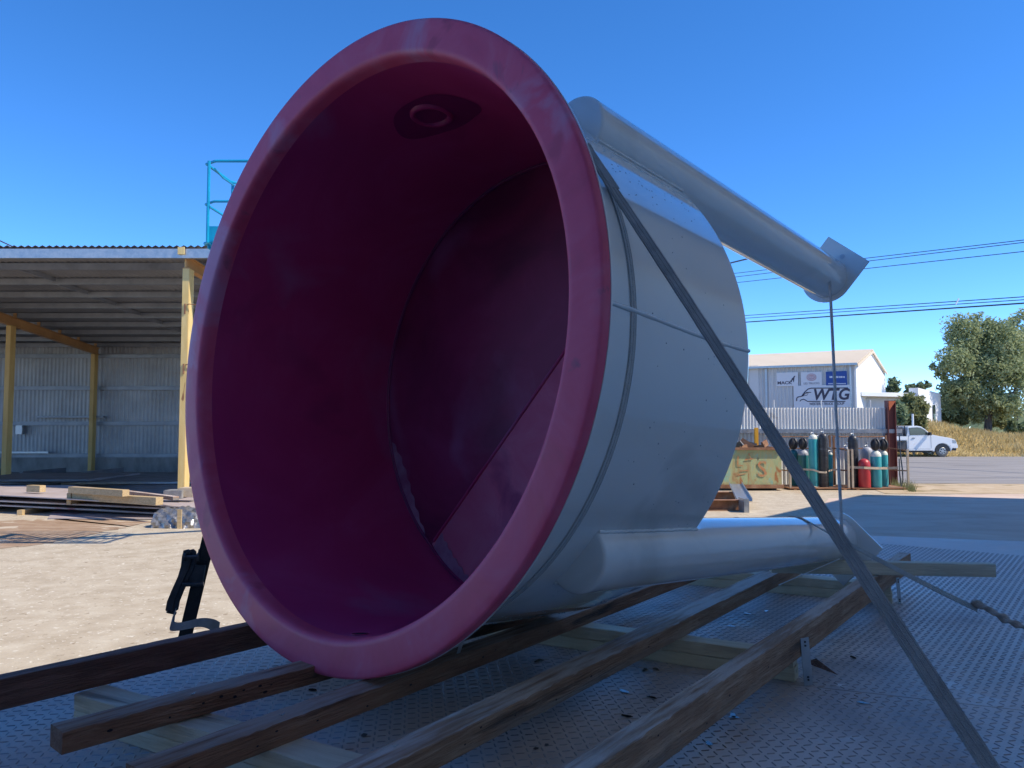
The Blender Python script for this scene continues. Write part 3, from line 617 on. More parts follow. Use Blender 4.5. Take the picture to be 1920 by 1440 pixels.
for tm, (p0, q0, zz, hh) in ((T4, ((-.262,1.641),(1.253,3.755),-.695,.06)), (T5, ((.169,1.57),(1.422,3.25),-.662,.093)), (T3, ((-.722,1.663),(.613,3.501),-.700,.055)), (T2, ((-1.035,1.842),(-.618,2.306),-.700,.052))):
    r = random.Random(int(zz*-1000+hh*999)); b = MB(); P0 = Vector((*p0, CZ+zz)); Q0 = Vector((*q0, CZ+zz)); t = (Q0-P0).normalized(); nn = Vector((t.y,-t.x,0))
    for k in range(9):
        c_ = P0.lerp(Q0, r.uniform(.02,.9))+Vector((0,0,-r.uniform(.012, hh-.012)))+nn*.0012
        rr = r.uniform(.0018,.0042); m_ = 8; u = t*rr*r.uniform(1,2.2); v_ = Vector((0,0,rr))
        b.add([c_+u*math.cos(2*math.pi*i/m_)+v_*math.sin(2*math.pi*i/m_) for i in range(m_)], [tuple(range(m_))])
    o = b.build('nail_holes', M['hole'], tm); o['kind'] = 'stuff'
# little wet drips and shavings on the deck (uncountable)
b = MB(); r = random.Random(3)
spots = [(1210,1255),(1228,1254),(1365,1248),(1060,1287),(1170,1294),(1220,1308),(1175,1341),(1330,1395),(1372,1341),(1378,1345),(1400,1150),(1436,1146),(1015,1238),(1004,1241),(1620,1318),(585,1293),(560,1330),(1370,1173),(1600,1230)]
for (px, py) in spots:
    q = gp(px+r.uniform(-3,3), py+r.uniform(-2,2), DZ+.0034); n = 9; a0 = r.uniform(0,3)
    vs = []
    for k in range(n):
        t = 2*math.pi*k/n; rr = r.uniform(.5,1)*.011; vs.append(q+Vector((math.cos(t)*rr*2.2*math.cos(a0)-math.sin(t)*rr*math.sin(a0), math.cos(t)*rr*2.2*math.sin(a0)+math.sin(t)*rr*math.cos(a0), 0)))
    b.add(vs, [tuple(range(n))])
o = b.build('water_drips', M['puddle']); tag(o, 'small wet glints scattered on the tread plate', 'drips', kind='stuff')
b = MB()
for k in range(170):
    s = r.uniform(1.3, 6.0); o_ = r.uniform(OL+.05, OR-.02); q = AL(s, o_)+Vector((0,0,DZ+.003)); a0 = r.uniform(0,3.1); l = r.uniform(.002,.007); wd = r.uniform(.001,.004)
    u = Vector((math.cos(a0), math.sin(a0), 0)); vv = Vector((-u.y, u.x, 0)); b.add([q-u*l, q-vv*wd, q+u*l, q+vv*wd, q+Vector((0,0,wd))], [(0,1,4),(1,2,4),(2,3,4),(3,0,4)])
o = b.build('sawdust_and_grit', M['pine_x']); tag(o, 'scattered chips and grit on the tread plate', 'grit', kind='stuff')
b = MB()
for px, py, sx in ((1672,1236,.3),(1686,1236,.3),(682,1378,1.1),(1005,1403,.8),(1025,1396,.8)):
    q = gp(px, py, DZ+.0036); n = 10; b.add([q+Vector((math.cos(2*math.pi*k/n)*.009*sx*r.uniform(.7,1.2), math.sin(2*math.pi*k/n)*.012*sx*r.uniform(.7,1.2), 0)) for k in range(n)], [tuple(range(n))])
o = b.build('oil_spots', M['oil']); tag(o, 'small dark oil spots on the tread plate', 'oil spots', kind='stuff')

# ------------------------------------------------------------ THE VESSEL
VC = Vector((-.5366, 2.4171, .2734+CZ)); AZ, EL = .7308, -.0796
VN = Vector((math.sin(AZ)*math.cos(EL), math.cos(AZ)*math.cos(EL), math.sin(EL)))
E1 = Vector((math.cos(AZ), -math.sin(AZ), 0)); E2 = E1.cross(VN)
def V(a, rho, deg): t = R_(deg); return VC+VN*a+(E1*math.cos(t)+E2*math.sin(t))*rho
def revolve(prof, n=180):
    vs = [V(a, r_, 360*k/n) for a, r_ in prof for k in range(n)]
    fs = [(i*n+k, i*n+(k+1) % n, (i+1)*n+(k+1) % n, (i+1)*n+k) for i in range(len(prof)-1) for k in range(n)]
    return vs, fs
ves = thing('steel_vessel', V(.45, 1.0, -90), 'large off white steel vessel on its side with magenta rubber lined mouth', 'vessel')
# lining lip
vs, fs = revolve([(.026,.985),(.026,.9985),(.002,.9995),(-.003,.997),(-.005,.990),(-.005,.97),(-.005,.94),(-.005,.914),(-.0044,.9065),(-.002,.9005),(.003,.8955),(.010,.8922),(.022,.8902),(.05,.8895)], 200)
b = MB(); b.add(vs, fs); b.build('mouth_lip', M['liner'], ves, smooth=True, angle=60)
CH = .066; cn = Vector((.76,-.649)); SL = .14
def floor_a(x, y):
    d_ = x*cn.x+y*cn.y-CH
    return .92-max(0, d_)*SL
# barrel lining: drops into a fillet at the floor
n = 200; rings = [('a',.05,.8895),('a',.25,.888),('a',.5,.8875),('a',.7,.887)]+[('f',k) for k in range(6)]
vs = []
for rg in rings:
    for k in range(n):
        t = 2*math.pi*k/n; x, y = math.cos(t)*.887, math.sin(t)*.887; fa = floor_a(x, y)
        if rg[0] == 'a': a_, rr = min(rg[1], .9*fa), rg[2]
        else:
            ph = rg[1]/5*math.pi/2; fr = .014; a_ = fa-fr+fr*math.sin(ph); rr = .887-fr+fr*math.cos(ph)
        vs.append(V(a_, rr, math.degrees(t)))
m = len(rings)
fs = [(i*n+k, i*n+(k+1) % n, (i+1)*n+(k+1) % n, (i+1)*n+k) for i in range(m-1) for k in range(n)]
b = MB(); b.add(vs, fs); b.build('barrel_lining', M['liner_in'], ves, smooth=True, angle=60)
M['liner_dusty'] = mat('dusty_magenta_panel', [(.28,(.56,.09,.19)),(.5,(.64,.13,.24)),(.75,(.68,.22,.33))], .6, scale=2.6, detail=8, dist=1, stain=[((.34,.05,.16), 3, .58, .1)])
b = MB(); b.tube([VC+VN*(floor_a(math.cos(t)*.875, math.sin(t)*.875)-.004)+(E1*math.cos(t)+E2*math.sin(t))*.877 for t in np.linspace(0, 2*math.pi, 180, endpoint=False)], .0075, 6, closed=True); b.build('corner_bead', M['damp'], ves, smooth=True, angle=80)
# floor: two facets meeting on the fold
def facet(sgn, nm, fm):
    Rr = .8732; pts = []
    for k in range(200):
        t = 2*math.pi*k/200; x, y = math.cos(t)*Rr, math.sin(t)*Rr; d_ = x*cn.x+y*cn.y-CH
        if d_*sgn >= 0: pts.append((x, y, k))
    # rotate list so the gap is at the ends
    ks = [p[2] for p in pts]
    for i in range(len(ks)):
        if (ks[i]-ks[i-1]) % 200 != 1: pts = pts[i:]+pts[:i]; break
    tt = math.sqrt(Rr*Rr-CH*CH); tv = Vector((.649,.76))
    e_ = [cn*CH+tv*tt, cn*CH-tv*tt]; P = Vector((pts[0][0], pts[0][1]))
    if (e_[0]-P).length > (e_[1]-P).length: e_ = e_[::-1]
    allp = [tuple(e_[0])]+[(x, y) for x, y, _ in pts]+[tuple(e_[1])]
    vs = [VC+VN*floor_a(x, y)+E1*x+E2*y for x, y in allp]
    b = MB(); b.add(vs, [tuple(range(len(vs)))]); return b.build(nm, fm, ves)
facet(-1, 'end_panel', M['liner_end_shaded']); facet(1, 'sloping_end_panel', M['liner_dusty'])
tv = Vector((.649,.76)); pts = []
for s in np.linspace(-.85, .85, 60):
    x, y = cn.x*CH+tv.x*s, cn.y*CH+tv.y*s; pts.append(VC+VN*(.9165+rng.normal(0,.0006))+E1*x+E2*y)
b = MB(); b.tube(pts, .006, 6); b.build('fold_seam', M['liner_in'], ves, smooth=True)
# dried residue along the low left of the floor and the fold
def patch(pts2, wds, nm):
    vs = []
    for (x, y), wv, (nx_, ny_) in zip(pts2, wds, nrm):
        xi, yi = x+nx_*wv, y+ny_*wv
        vs += [VC+VN*(floor_a(x, y)-.003)+E1*x+E2*y, VC+VN*(floor_a(xi, yi)-.0035)+E1*xi+E2*yi]
    b = MB(); b.add(vs, [(2*i, 2*i+2, 2*i+3, 2*i+1) for i in range(len(pts2)-1)]); b.build(nm, M['residue'], ves)
A0 = [math.radians(d) for d in np.linspace(198, 231, 34)]
pp = [(math.cos(t)*.872, math.sin(t)*.872) for t in A0]; nrm = [(-math.cos(t), -math.sin(t)) for t in A0]
patch(pp, [.004+.05*math.sin(math.pi*(i/33)**.7)+.006*math.sin(i*1.3) for i in range(34)], 'residue')
A0 = [math.radians(d) for d in np.linspace(235, 258, 26)]
pp = [(math.cos(t)*.872, math.sin(t)*.872) for t in A0]; nrm = [(-math.cos(t), -math.sin(t)) for t in A0]
patch(pp, [.075*(1-i/25)**.7+.004+.006*math.sin(i*1.7) for i in range(26)], 'residue')
# top nozzle and bottom drain
def on_wall(a, deg, r_=.887): return V(a, r_, deg), -(V(a, 1, deg)-V(a, 0, deg)).normalized()
b = MB(); vs = [V(.36, .8862, 92)]; nk = 48
for k in range(nk):
    t = 2*math.pi*k/nk; rr = .15+.010*math.sin(2*t+1)+.004*math.sin(5*t)
    vs.append(V(.36+rr*math.sin(t)*.85, .8862, 92+math.degrees(rr*1.25*math.cos(t)/.886)))
b.add(vs, [(0, k+1, (k+1) % nk+1) for k in range(nk)]); b.build('damp_stain', M['damp'], ves, smooth=True)
c_, nn_ = on_wall(.352, 93); b = MB(); b.lathe(c_-nn_*.012, nn_, [(0,.082),(.020,.078),(.027,.070),(.024,.060),(.004,.052)], 40, capa=False, capb=False); b.build('nozzle_ring', M['liner_in'], ves, smooth=True, angle=70)
b = MB(); b.lathe(c_-nn_*.004, nn_, [(0,.054),(.001,.054)], 32); b.build('nozzle_plug', M['residue'], ves)
c_, nn_ = on_wall(.092, -84, .889); b = MB(); b.lathe(c_-nn_*.004, nn_, [(0,.026),(.0055,.026)], 28); b.build('drain_hole', M['hole'], ves)
b = MB()
for k in range(4): 
    rr = .027-.0012*k; b.tube([c_+nn_*(.0022-.0008*k)+(nn_.orthogonal().normalized()*math.cos(t)+nn_.cross(nn_.orthogonal().normalized())*math.sin(t))*rr for t in np.linspace(0, 2*math.pi, 28, endpoint=False)], .0007, 5, closed=True)
b.build('drain_thread', M['liner_in'], ves)
# steel: flange ring, shell, end plate
vs, fs = revolve([(.0265,.90),(.0265,1.0005),(.031,1.0005),(.031,.90)], 200); b = MB(); b.add(vs, fs); b.build('flange', M['paint'], ves, smooth=True, angle=40)
vs, fs = revolve([(.031,.9055),(.20,.9055),(.5,.906),(.8,.906),(.93,.906),(.9362,.906),(.9395,.9035),(.940,.899),(.9401,.0005)], 220); b = MB(); b.add(vs, fs); b.build('shell', M['paint'], ves, smooth=True, angle=50)
b = MB(); pts = []; rads = []
for a_ in np.linspace(.034, .938, 150): pts.append(V(a_, .9055, 3.0+rng.normal(0,.012)+.25*math.sin(a_*7))); rads.append(.0068+rng.normal(0,.0003)+.0004*math.sin(a_*60))
b.tube(pts, rads, 10); b.build('seam_weld', M['paint'], ves, smooth=True, angle=80)
M['droplet'] = mat('water_droplets', [(0,(.42,.46,.50))], .03, spec=1.0, coat=1)
b = MB(); r = random.Random(11)
for k in range(330):
    a_, dg = r.uniform(.35,.92), r.choice([r.gauss(38,7), r.gauss(-40,40), r.gauss(-70,8)]); rr = r.uniform(.0012,.0032)
    if abs(dg-51.4) < 7 or abs(dg+42.6) < 7: continue
    c_ = V(a_, .906, dg); nn_ = (V(a_,1,dg)-V(a_,0,dg)).normalized(); b.lathe(c_, nn_, [(-.0005,rr),(rr*.35,rr*.8),(rr*.55,rr*.3)], 6)
o = b.build('water_droplets', M['droplet'], ves, smooth=True, angle=80); o['kind'] = 'stuff'
# legs: pipes let into the shell wall
RHO, RL_ = .897, .104
def leg_pipe(deg, a0, a1, nm='pipe_leg'):
    root = V(0, RHO, deg)-VN*0; t = R_(deg); cr = E1*math.cos(t)+E2*math.sin(t); ct = -E1*math.sin(t)+E2*math.cos(t)
    n = 64; vs = []; fs = []
    As = [(a0-.004, .0), (a0-.004, .5), (a0-.0035, .90), (a0-.001,.965), (a0+.004, .992), (a0+.012, 1.0)]+[(x, 1.0) for x in np.linspace(a0+.05, .9399, 14)]+[(.9402,1.0),(1.0,1.0)]+[(x, 1.0) for x in np.linspace(1.2, a1, 6)]
    for a_, q in As:
        for k in range(n):
            th = 2*math.pi*k/n; x = RHO+RL_*q*math.cos(th); y = RL_*q*math.sin(th); rr = math.hypot(x, y)
            if a_ < .94 and rr < .898: s = .898/rr; x *= s; y *= s
            vs.append(VC+VN*a_+cr*x+ct*y)
    fs = [(i*n+k, i*n+(k+1) % n, (i+1)*n+(k+1) % n, (i+1)*n+k) for i in range(len(As)-1) for k in range(n)]
    b = MB(); b.add(vs, fs); leg = b.build(nm, M['paint'], ves, smooth=True, angle=50)
    # foot plate: round on the inside, square ear outwards
    rp = .128; pl = [(-.0+RHO+rp*math.cos(u), rp*math.sin(u)) for u in np.linspace(math.pi/2, 1.5*math.pi, 28)]+[(RHO+.175,-rp),(RHO+.175,rp)]
    hx = RHO+.128; 
    b = MB(); poly = [VC+VN*a1+cr*x+ct*y for x, y in pl]; b.prism(poly, VN*.012); fp = b.build('foot_plate', M['paint'], leg, bevel=.0015)
    b = MB(); hc = VC+VN*(a1-.0012)+cr*hx+ct*0; b.lathe(hc, VN, [(0,.0125),(.0145,.0125)], 24); b.build('bolt_hole', M['sky_hole'], leg)
    # weld bead where leg meets shell
    pts = []
    for side in (1,-1):
        pts = []
        y = math.sqrt(max(0, RL_**2-(( .9065**2-RHO**2-RL_**2)/(2*RHO))**2)) if False else RL_*.999
        xx = math.sqrt(.9065**2-y*y)
        for a_ in np.linspace(a0, .938, 60): pts.append(VC+VN*a_+cr*(xx+.0015)+ct*side*(y+.002)+E2*rng.normal(0,.0006))
        b = MB(); b.tube(pts, .0055, 6); b.build('weld_bead', M['paint'], leg, smooth=True, angle=80)
    return leg
M['sky_hole'] = mat('bright_bolt_hole', [(0,(.55,.60,.66))], .4)
LU = leg_pipe(51.4, .428, 2.55); LL = leg_pipe(-42.6, .386, 2.40); leg_pipe(141.4, .40, 2.45); leg_pipe(-134, .40, 2.42)

# ------------------------------------------------------------ tie-down straps
AP = .235
def tang(px_, deg): # tangent vectors of the circle
    t = R_(deg); return (-E1*math.sin(t)+E2*math.cos(t))
Q = Vector((1.02,1.21,DZ)); Q = V(AP, 0, 0); 
Qr = Vector((.985, 1.25, DZ-.06)); T_ = V(AP, .912, 36)
Ql = AL(0,0)+Vector((-1.345, 3.215, DZ-.10)); Tl = V(AP, .912, 172)
sm = thing('ratchet_strap', V(AP, .91, 90), 'long grey ratchet strap over the vessel mouth down both sides to the deck', 'strap')
arc = [V(AP, .9135, d) for d in np.linspace(172, 36, 50)]
W50 = VN*.048
b = MB(); b.ribbon(arc, W50, .004); b.build('webbing', M['strap'], sm)
# right run with slight twist / wear
P = []; Wd = []
L_ = (Qr-T_).length; dirr = (Qr-T_).normalized(); n90 = dirr.cross(VN).normalized()
for i in range(90):
    s = i/89; p = T_.lerp(Qr, s)+n90*(.006*math.sin(s*7))*(1-s)*s*2; tw = R_(-14)+R_(24)*s+R_(3)*math.sin(s*40)
    vp = dirr.cross(Vector((0,0,CZ))-p).normalized(); vp = vp if vp.dot(VN) > 0 else -vp; fl0 = .12+.30*min(1, s*2)
    P.append(p); Wd.append((VN*(1-fl0)+vp*fl0+n90*.10*math.sin(s*9)).normalized()*(.036+.0009*math.sin(s*120)+rng.normal(0,.0003)))
P[0] = V(AP,.9135,36)
b = MB(); b.ribbon(P, Wd, .005); b.build('webbing', M['strap'], sm)
b = MB()
P2 = [p+n90*.004+VN*.006 for p in P[:9]]; b.ribbon(P2, [w_*.9 for w_ in Wd[:9]], .003); b.build('webbing_overlap', M['strap'], sm)
for e_ in (-.36, 0, .36):
    b = MB(); b.ribbon([p+w_*e_ for p, w_ in zip(P, Wd)], [w_*.055 for w_ in Wd], .0068); b.build('woven_stripe', M['thread'], sm)
# ratchet-side run at the left, seen against the bright yard
dl = (Ql-Tl).normalized(); wl = Vector((.052,.012,0))
b = MB(); b.ribbon([Tl.lerp(Ql, s) for s in np.linspace(0,1,12)], [VN*.046]+[wl]*11, .004); b.build('webbing', M['strap_shaded'], sm)
rt = thing('ratchet_buckle', dp(360,1120,3.2), 'dark ratchet buckle on the left strap beside the rim', 'ratchet')
def Lq(px, py, y=3.2): return dp(px, py, y)
for dx in (0, .014):
    b = MB(); q_ = [Lq(x_, y_, 3.17) for x_, y_ in ((344,1032),(352,1030),(357,1035),(358,1050),(353,1068),(344,1086),(334,1108),(326,1128),(323,1144),(315,1149),(310,1144),(313,1128),(322,1106),(333,1082),(339,1062),(341,1044))]
    b.prism([p+Vector((dx*1.2,dx*.4,0)) for p in q_], (.003,.006,0)); b.build('handle_side', M['ratchet'], rt)
b = MB(); b.tube([Lq(313,1146,3.17), Lq(330,1150,3.19)], .007, 10); b.build('handle_grip', M['black'], rt)
b = MB(); b.lathe(Lq(345,1045,3.155), (1,.2,0), [(0,.017),(.006,.017),(.006,.008),(.05,.008),(.05,.017),(.056,.017)], 14); b.build('gear_drum', M['ratchet'], rt)
b = MB(); b.prism([Lq(350,1060,3.18), Lq(384,1060,3.18), Lq(378,1098,3.18), Lq(344,1098,3.18)], (.002,.012,0)); b.build('buckle_frame', M['ratchet'], rt, bevel=.001)
b = MB(); b.lathe(Lq(342,1096,3.17), (1,.2,0), [(0,.009),(.08,.009)], 12); b.build('spindle', M['ratchet'], rt, smooth=True)
b = MB(); b.prism([Lq(372,1030,3.21), Lq(386,1038,3.21), Lq(384,1060,3.21), Lq(366,1062,3.21)], (.002,.01,0)); b.build('webbing_roll', M['strap_shaded'], rt)
# loose tail
b = MB(); pts = [Lq(318,1158,3.16), Lq(330,1170,3.14), Lq(352,1168,3.16), Lq(376,1163,3.2), Lq(398,1167,3.24), Lq(410,1178,3.28)]
cp = [Lq(330,1150,3.14), Lq(318,1172,3.12), Lq(330,1176,3.13), Lq(352,1172,3.16), Lq(376,1166,3.2), Lq(398,1170,3.24), Lq(412,1181,3.28)]
pts = []
for i in range(len(cp)-1):
    for k in range(5): pts.append(cp[i].lerp(cp[i+1], k/5))
pts.append(cp[-1]); pts = [(pts[max(0,i-2)]+pts[max(0,i-1)]+pts[i]+pts[min(len(pts)-1,i+1)]+pts[min(len(pts)-1,i+2)])/5 for i in range(len(pts))]
b.ribbon(pts, [Vector((.006*math.sin(i*.3), .012, .050-.022*math.sin(i*.11))) for i in range(len(pts))], .003)
o = b.build('strap_tail', M['strap'], sm, smooth=True, angle=60)

# thin painted band with stitching round the shell
tb = thing('stitched_band', V(.262,.91,90), 'thin pale stitched webbing band round the shell near the mouth', 'band')
arc = [V(.262, .9073, d) for d in np.linspace(40, -66, 60)]; tail = [V(.262,.9085,-66), gp(846,1268,DZ+.03)]
b = MB(); b.ribbon(arc, VN*.026, .0016); b.ribbon(tail, [VN*.014]*2, .002); b.build('webbing', M['band'], tb)
b = MB(); 
for da in (-.0115, 0, .0115): b.tube([V(.262+da, .9084, d) for d in np.linspace(40,-64,90)], .0007, 4)
b.build('stitching', M['thread2'], tb)

# strap over the lower leg, with twisted sleeves
s2 = thing('leg_strap', V(1.9, .9, -42.6), 'thin pale strap over the lower pipe leg running to the right deck edge', 'strap')
LC = lambda a_: V(a_, RHO, -42.6)
ringc = LC(1.93)
def ring(dd, r_=.107): t = R_(dd); return ringc+(Vector((0,0,1))*math.sin(t)+E1*math.cos(t))*r_
end = Vector((2.14,2.84,DZ-.02)); st_ = ring(58)
arc = [ring(d) for d in np.linspace(140, 58, 14)]
P = arc+[st_.lerp(end, s)+Vector((0,0,-.02*math.sin(math.pi*s))) for s in np.linspace(.04,.60,14)]
b = MB(); b.ribbon(P, [VN*.022]*14+[(VN*.6+Vector((0,0,1))*.6*min(1,i/6)).normalized()*.022 for i in range(14)], .0025); b.build('webbing', M['strap_pale'], s2)
def twist(p0, p1, n_, r0, sag, matn, nm):
    vs = []; fs = []; m_ = 10
    t = (p1-p0).normalized(); u = t.cross(Vector((0,0,1))).normalized(); v_ = u.cross(t)
    for i in range(n_+1):
        s = i/n_; c_ = p0.lerp(p1, s)+Vector((0,0,-sag*math.sin(math.pi*s)))+v_*.003*math.sin(s*17)
        tw = s*n_*.30; fl = 1+.16*math.sin(s*31)+.1*math.sin(s*77)
        for k in range(m_):
            a_ = 2*math.pi*k/m_; x = math.cos(a_)*r0*1.25*fl; y = math.sin(a_)*r0*.72*fl
            vs.append(c_+u*(x*math.cos(tw)-y*math.sin(tw))+v_*(x*math.sin(tw)+y*math.cos(tw)))
    fs = [(i*m_+k, i*m_+(k+1) % m_, (i+1)*m_+(k+1) % m_, (i+1)*m_+k) for i in range(n_) for k in range(m_)]+[tuple(range(m_)), tuple(n_*m_+k for k in range(m_))]
    b = MB(); b.add(vs, fs); return b.build(nm, matn, s2, smooth=True, angle=70)
pm = st_.lerp(end, .58)
twist(pm, end, 110, .0125, .0, M['sleeve'], 'twisted_sleeve')
twist(Vector((.795,5.73,CZ-.66)), ring(142), 120, .017, .0, M['black'], 'twisted_sleeve')

# cord hanging from the upper foot to the lower foot
pa = dp(1553, 487, 4.15); 
fu = V(2.54, RHO+.01, 51.4); fl_ = V(2.30, RHO, -42.6)
pa = dp(1554, 488, fu.y-.14); pb = dp(1579, 1004, fl_.y-.12)
b = MB(); b.tube([pa, pa.lerp(pb,.5), pb], .0075, 8); o = b.build('hanging_cord', M['rope'], origin=pb, smooth=True); tag(o, 'pale cord hanging straight down from the upper foot plate', 'cord')
pa = dp(1460, 1097, 3.38); pb = dp(1574, 1048, 3.42)
b = MB(); b.tube([pa, pb], .0022, 6); o = b.build('white_string', M['inkwhite'], origin=pa); tag(o, 'thin white string crossing the end of a timber below the lower leg', 'string')

# ------------------------------------------------------------ right yard: fence, rack, cylinders, bin
FY = 23.05
fn = thing('corrugated_fence', (9, FY+.4, 0), 'pale corrugated fence with grey rail behind the gas cylinders', 'fence')
xl, xr = 4.6, dp(1666,780,FY).x
corr_wall((xl, FY, 0), (xr, FY, 0), 1.665, 2.29, .092, .021, M['fence'], 'upper_sheet', fn, 8)
b = MB(); b.box(((xl+xr+.35)/2, FY-.07, 1.60), (xr-xl+.35, .012, .11)); b.box(((xl+xr+.35)/2, FY-.03, 1.655), (xr-xl+.35, .09, .008)); b.box(((xl+xr+.35)/2, FY-.03, 1.545), (xr-xl+.35, .09, .008)); b.build('rail', M['galv'], fn)
corr_wall((xl, FY+.16, 0), (xr-.1, FY+.16, 0), .02, 1.66, .115, .020, M['fence'], 'lower_sheet', fn, 8)
for px in (1451, 1540, 1632):
    b = MB(); q = dp(px, 770, FY+.08); b.tube([(q.x, FY+.08, 1.6), (q.x, FY+.08, 2.52)], .022, 8); b.build('post', M['fence'], fn)
rp_ = thing('steel_post', (dp(1672,850,FY-.05).x, FY-.05, 0), 'thick red oxide steel post at the end of the corrugated fence', 'post')
x = rp_.location.x
b = MB()
for dx in (-.11, .11): b.box((x+dx, FY-.05+.02, 1.25), (.014, .22, 2.5))
b.box((x, FY-.05+.02, 1.25), (.206, .014, 2.5)); b.build('column', M['redsteel'], rp_)
b = MB(); b.prism([(x-.10,FY-.16,2.48),(x+.10,FY-.16,2.48),(x-.10,FY-.16,2.20)], (0,-.01,0)); b.build('top_gusset', M['orangetop'], rp_)
b = MB(); q = dp(1418, 815, 22.6); b.box((q.x, 22.6, .85), (.10,.10,1.7)); o = b.build('yellow_post', M['postyellow'], origin=(q.x,22.6,0), bevel=.004); tag(o, 'bright yellow post behind the rusty green bin', 'post')
# racks
def rack(x0, x1, y0, y1, label):
    r_ = thing('cylinder_rack', ((x0+x1)/2, (y0+y1)/2, 0), label, 'rack', 'steel racks holding gas cylinders')
    b = MB(); b.box(((x0+x1)/2, (y0+y1)/2, .045), (x1-x0, y1-y0, .03)); b.build('platform', M['rust'], r_)
    for xx in (x0+.15, x1-.15): b = MB(); b.box((xx, (y0+y1)/2, .014), (.08, y1-y0, .026)); b.build('runner', M['rust'], r_)
    for (xx, yy) in ((x0+.03,y1-.03),(x1-.03,y1-.03),(x0+.03,y0+.05),(x1-.03,y0+.05)):
        hh = 1.42 if yy > y0+.2 else 1.05
        b = MB(); b.box((xx, yy, .06+hh/2), (.05,.05,hh)); b.build('post', M['belt'] if yy < y0+.2 else M['rust'], r_)
    for z in (1.44, 1.10):
        b = MB(); b.tube([(x0+.03, y1-.03, z), (x1-.03, y1-.03, z)], .018, 6); b.build('back_rail', M['rust'], r_)
    for xx in (x0+.03, x1-.03):
        b = MB(); b.tube([(xx, y0+.05, 1.08), (xx, y1-.03, 1.12)], .018, 6); b.tube([(xx, y0+.05, .52), (xx, y1-.03, .5)], .018, 6); b.build('side_rail', M['rust'], r_)
    return r_
ya, yb = 21.45, 22.75
xa = dp(1468,900,22.0).x; xm = dp(1581,900,22.0).x; xb = dp(1688,900,22.0).x
rack(xa, xm-.03, ya, yb, 'left rusty rack of gas cylinders beside the green bin')
rack(xm+.02, xb, ya, yb, 'right rusty rack of gas cylinders beside the road')
# cylinders
def cylinder(px, y, wpx, ytop, body, shoulder, label, guard=False, squat=False, valve=True, base=.062):
    q = dp(px, 860, y); x = q.x; r_ = wpx/2*y/FPX; zt = dp(px, ytop, y).z
    c_ = thing('gas_cylinder', (x, y, base), label, 'gas cylinder', 'gas cylinders standing in the racks')
    hb = zt-base; sh = r_*1.1
    b = MB(); b.lathe((x, y, base), (0,0,1), [(0,r_*.93),(.02,r_),(hb-sh,r_)], 28, capb=False); b.build('body', body, c_, smooth=True, angle=50)
    pr = [(hb-sh, r_)]+[(hb-sh+sh*math.sin(u), r_*max(.26, math.cos(u)**.8)) for u in np.linspace(.15, 1.5, 7)]
    b = MB(); b.lathe((x, y, base), (0,0,1), pr, 28, capa=False); b.build('shoulder', shoulder, c_, smooth=True, angle=60)
    if guard:
        gz = zt+.17; b = MB()
        for k in range(3):
            a_ = k*math.pi/3; u = Vector((math.cos(a_), math.sin(a_), 0))
            b.tube([Vector((x,y,gz))+u*math.cos(t)*.115+Vector((0,0,1))*math.sin(t)*.15 for t in np.linspace(0,2*math.pi,18,endpoint=False)], .022, 6, closed=True)
        b.lathe((x,y,zt+.01), (0,0,1), [(.0,.04),(.05,.09),(.12,.105),(.20,.10),(.27,.06),(.30,.02)], 14); b.build('valve_guard', M['black'], c_, smooth=True)
    elif valve:
        b = MB(); b.lathe((x, y, zt-.01), (0,0,1), [(0,.03),(.05,.028),(.06,.018),(.11,.018),(.115,.032),(.15,.032),(.155,.01)], 12)
        b.tube([(x,y,zt+.06),(x-.07,y-.02,zt+.03)], .012, 6); b.build('valve', M['galv'], c_, smooth=True)
    return c_
cylinder(1488, 22.35, 15, 843, M['teal_dk'], M['teal_dk'], 'leftmost dark teal cylinder with black valve guard, half behind the strap', guard=True)
cylinder(1506, 22.15, 19, 843, M['teal_dk'], M['cylgrey'], 'wide dark teal cylinder with black valve guard left of the tall white topped one', guard=True)
cylinder(1525, 21.80, 16, 814.5, M['teal'], M['cylwhite'], 'tallest teal cylinder with white shoulder')
cylinder(1535, 22.40, 14, 820, M['teal_dk'], M['teal_dk'], 'dark teal cylinder hidden between the white topped and scuffed black ones')
cylinder(1544, 21.75, 17, 812, M['cylblack'], M['cylblack'], 'tall scuffed black cylinder in the left rack')
cylinder(1557, 22.15, 8, 848, M['teal'], M['cylwhite'], 'slim teal cylinder with striped shadow right of the scuffed black one')
cylinder(1587, 22.45, 7, 838, M['cylgrey'], M['cylgrey'], 'slim grey cylinder just left of the black one in the right rack')
cylinder(1600, 21.85, 17.5, 816, M['cylblack'], M['cylblack'], 'tall black cylinder in the right rack beside the red one')
cylinder(1620, 21.60, 21.5, 860, M['cylred'], M['cylred'], 'short red cylinder standing between the black and the teal ones', valve=False)
cylinder(1626, 22.40, 20, 838, M['cylgrey'], M['cylgrey'], 'grey gas bottle behind the red cylinder', guard=False)
cylinder(1642, 21.65, 19.5, 845, M['teal'], M['cylwhite'], 'wide teal cylinder with white shoulder and black guard right of the red one', guard=True)
cylinder(1657, 21.95, 14.5, 845, M['teal'], M['cylwhite'], 'rightmost teal cylinder with white shoulder and black guard', guard=True)
def belt(pts, wz, label):
    b = MB(); P = [Vector(p) for p in pts]; b.ribbon(P, [Vector((0,0,wz))]*len(P), .008); o = b.build('rubber_belt', M['belt'], origin=P[0]); tag(o, label, 'belt', 'tan belts round the gas cylinders')
belt([dp(1590,876,21.55), dp(1620,877,21.42), dp(1643,878,21.48), dp(1664,878,21.60), dp(1684,877,21.5)], .065, 'straight tan belt across the red and teal cylinders')
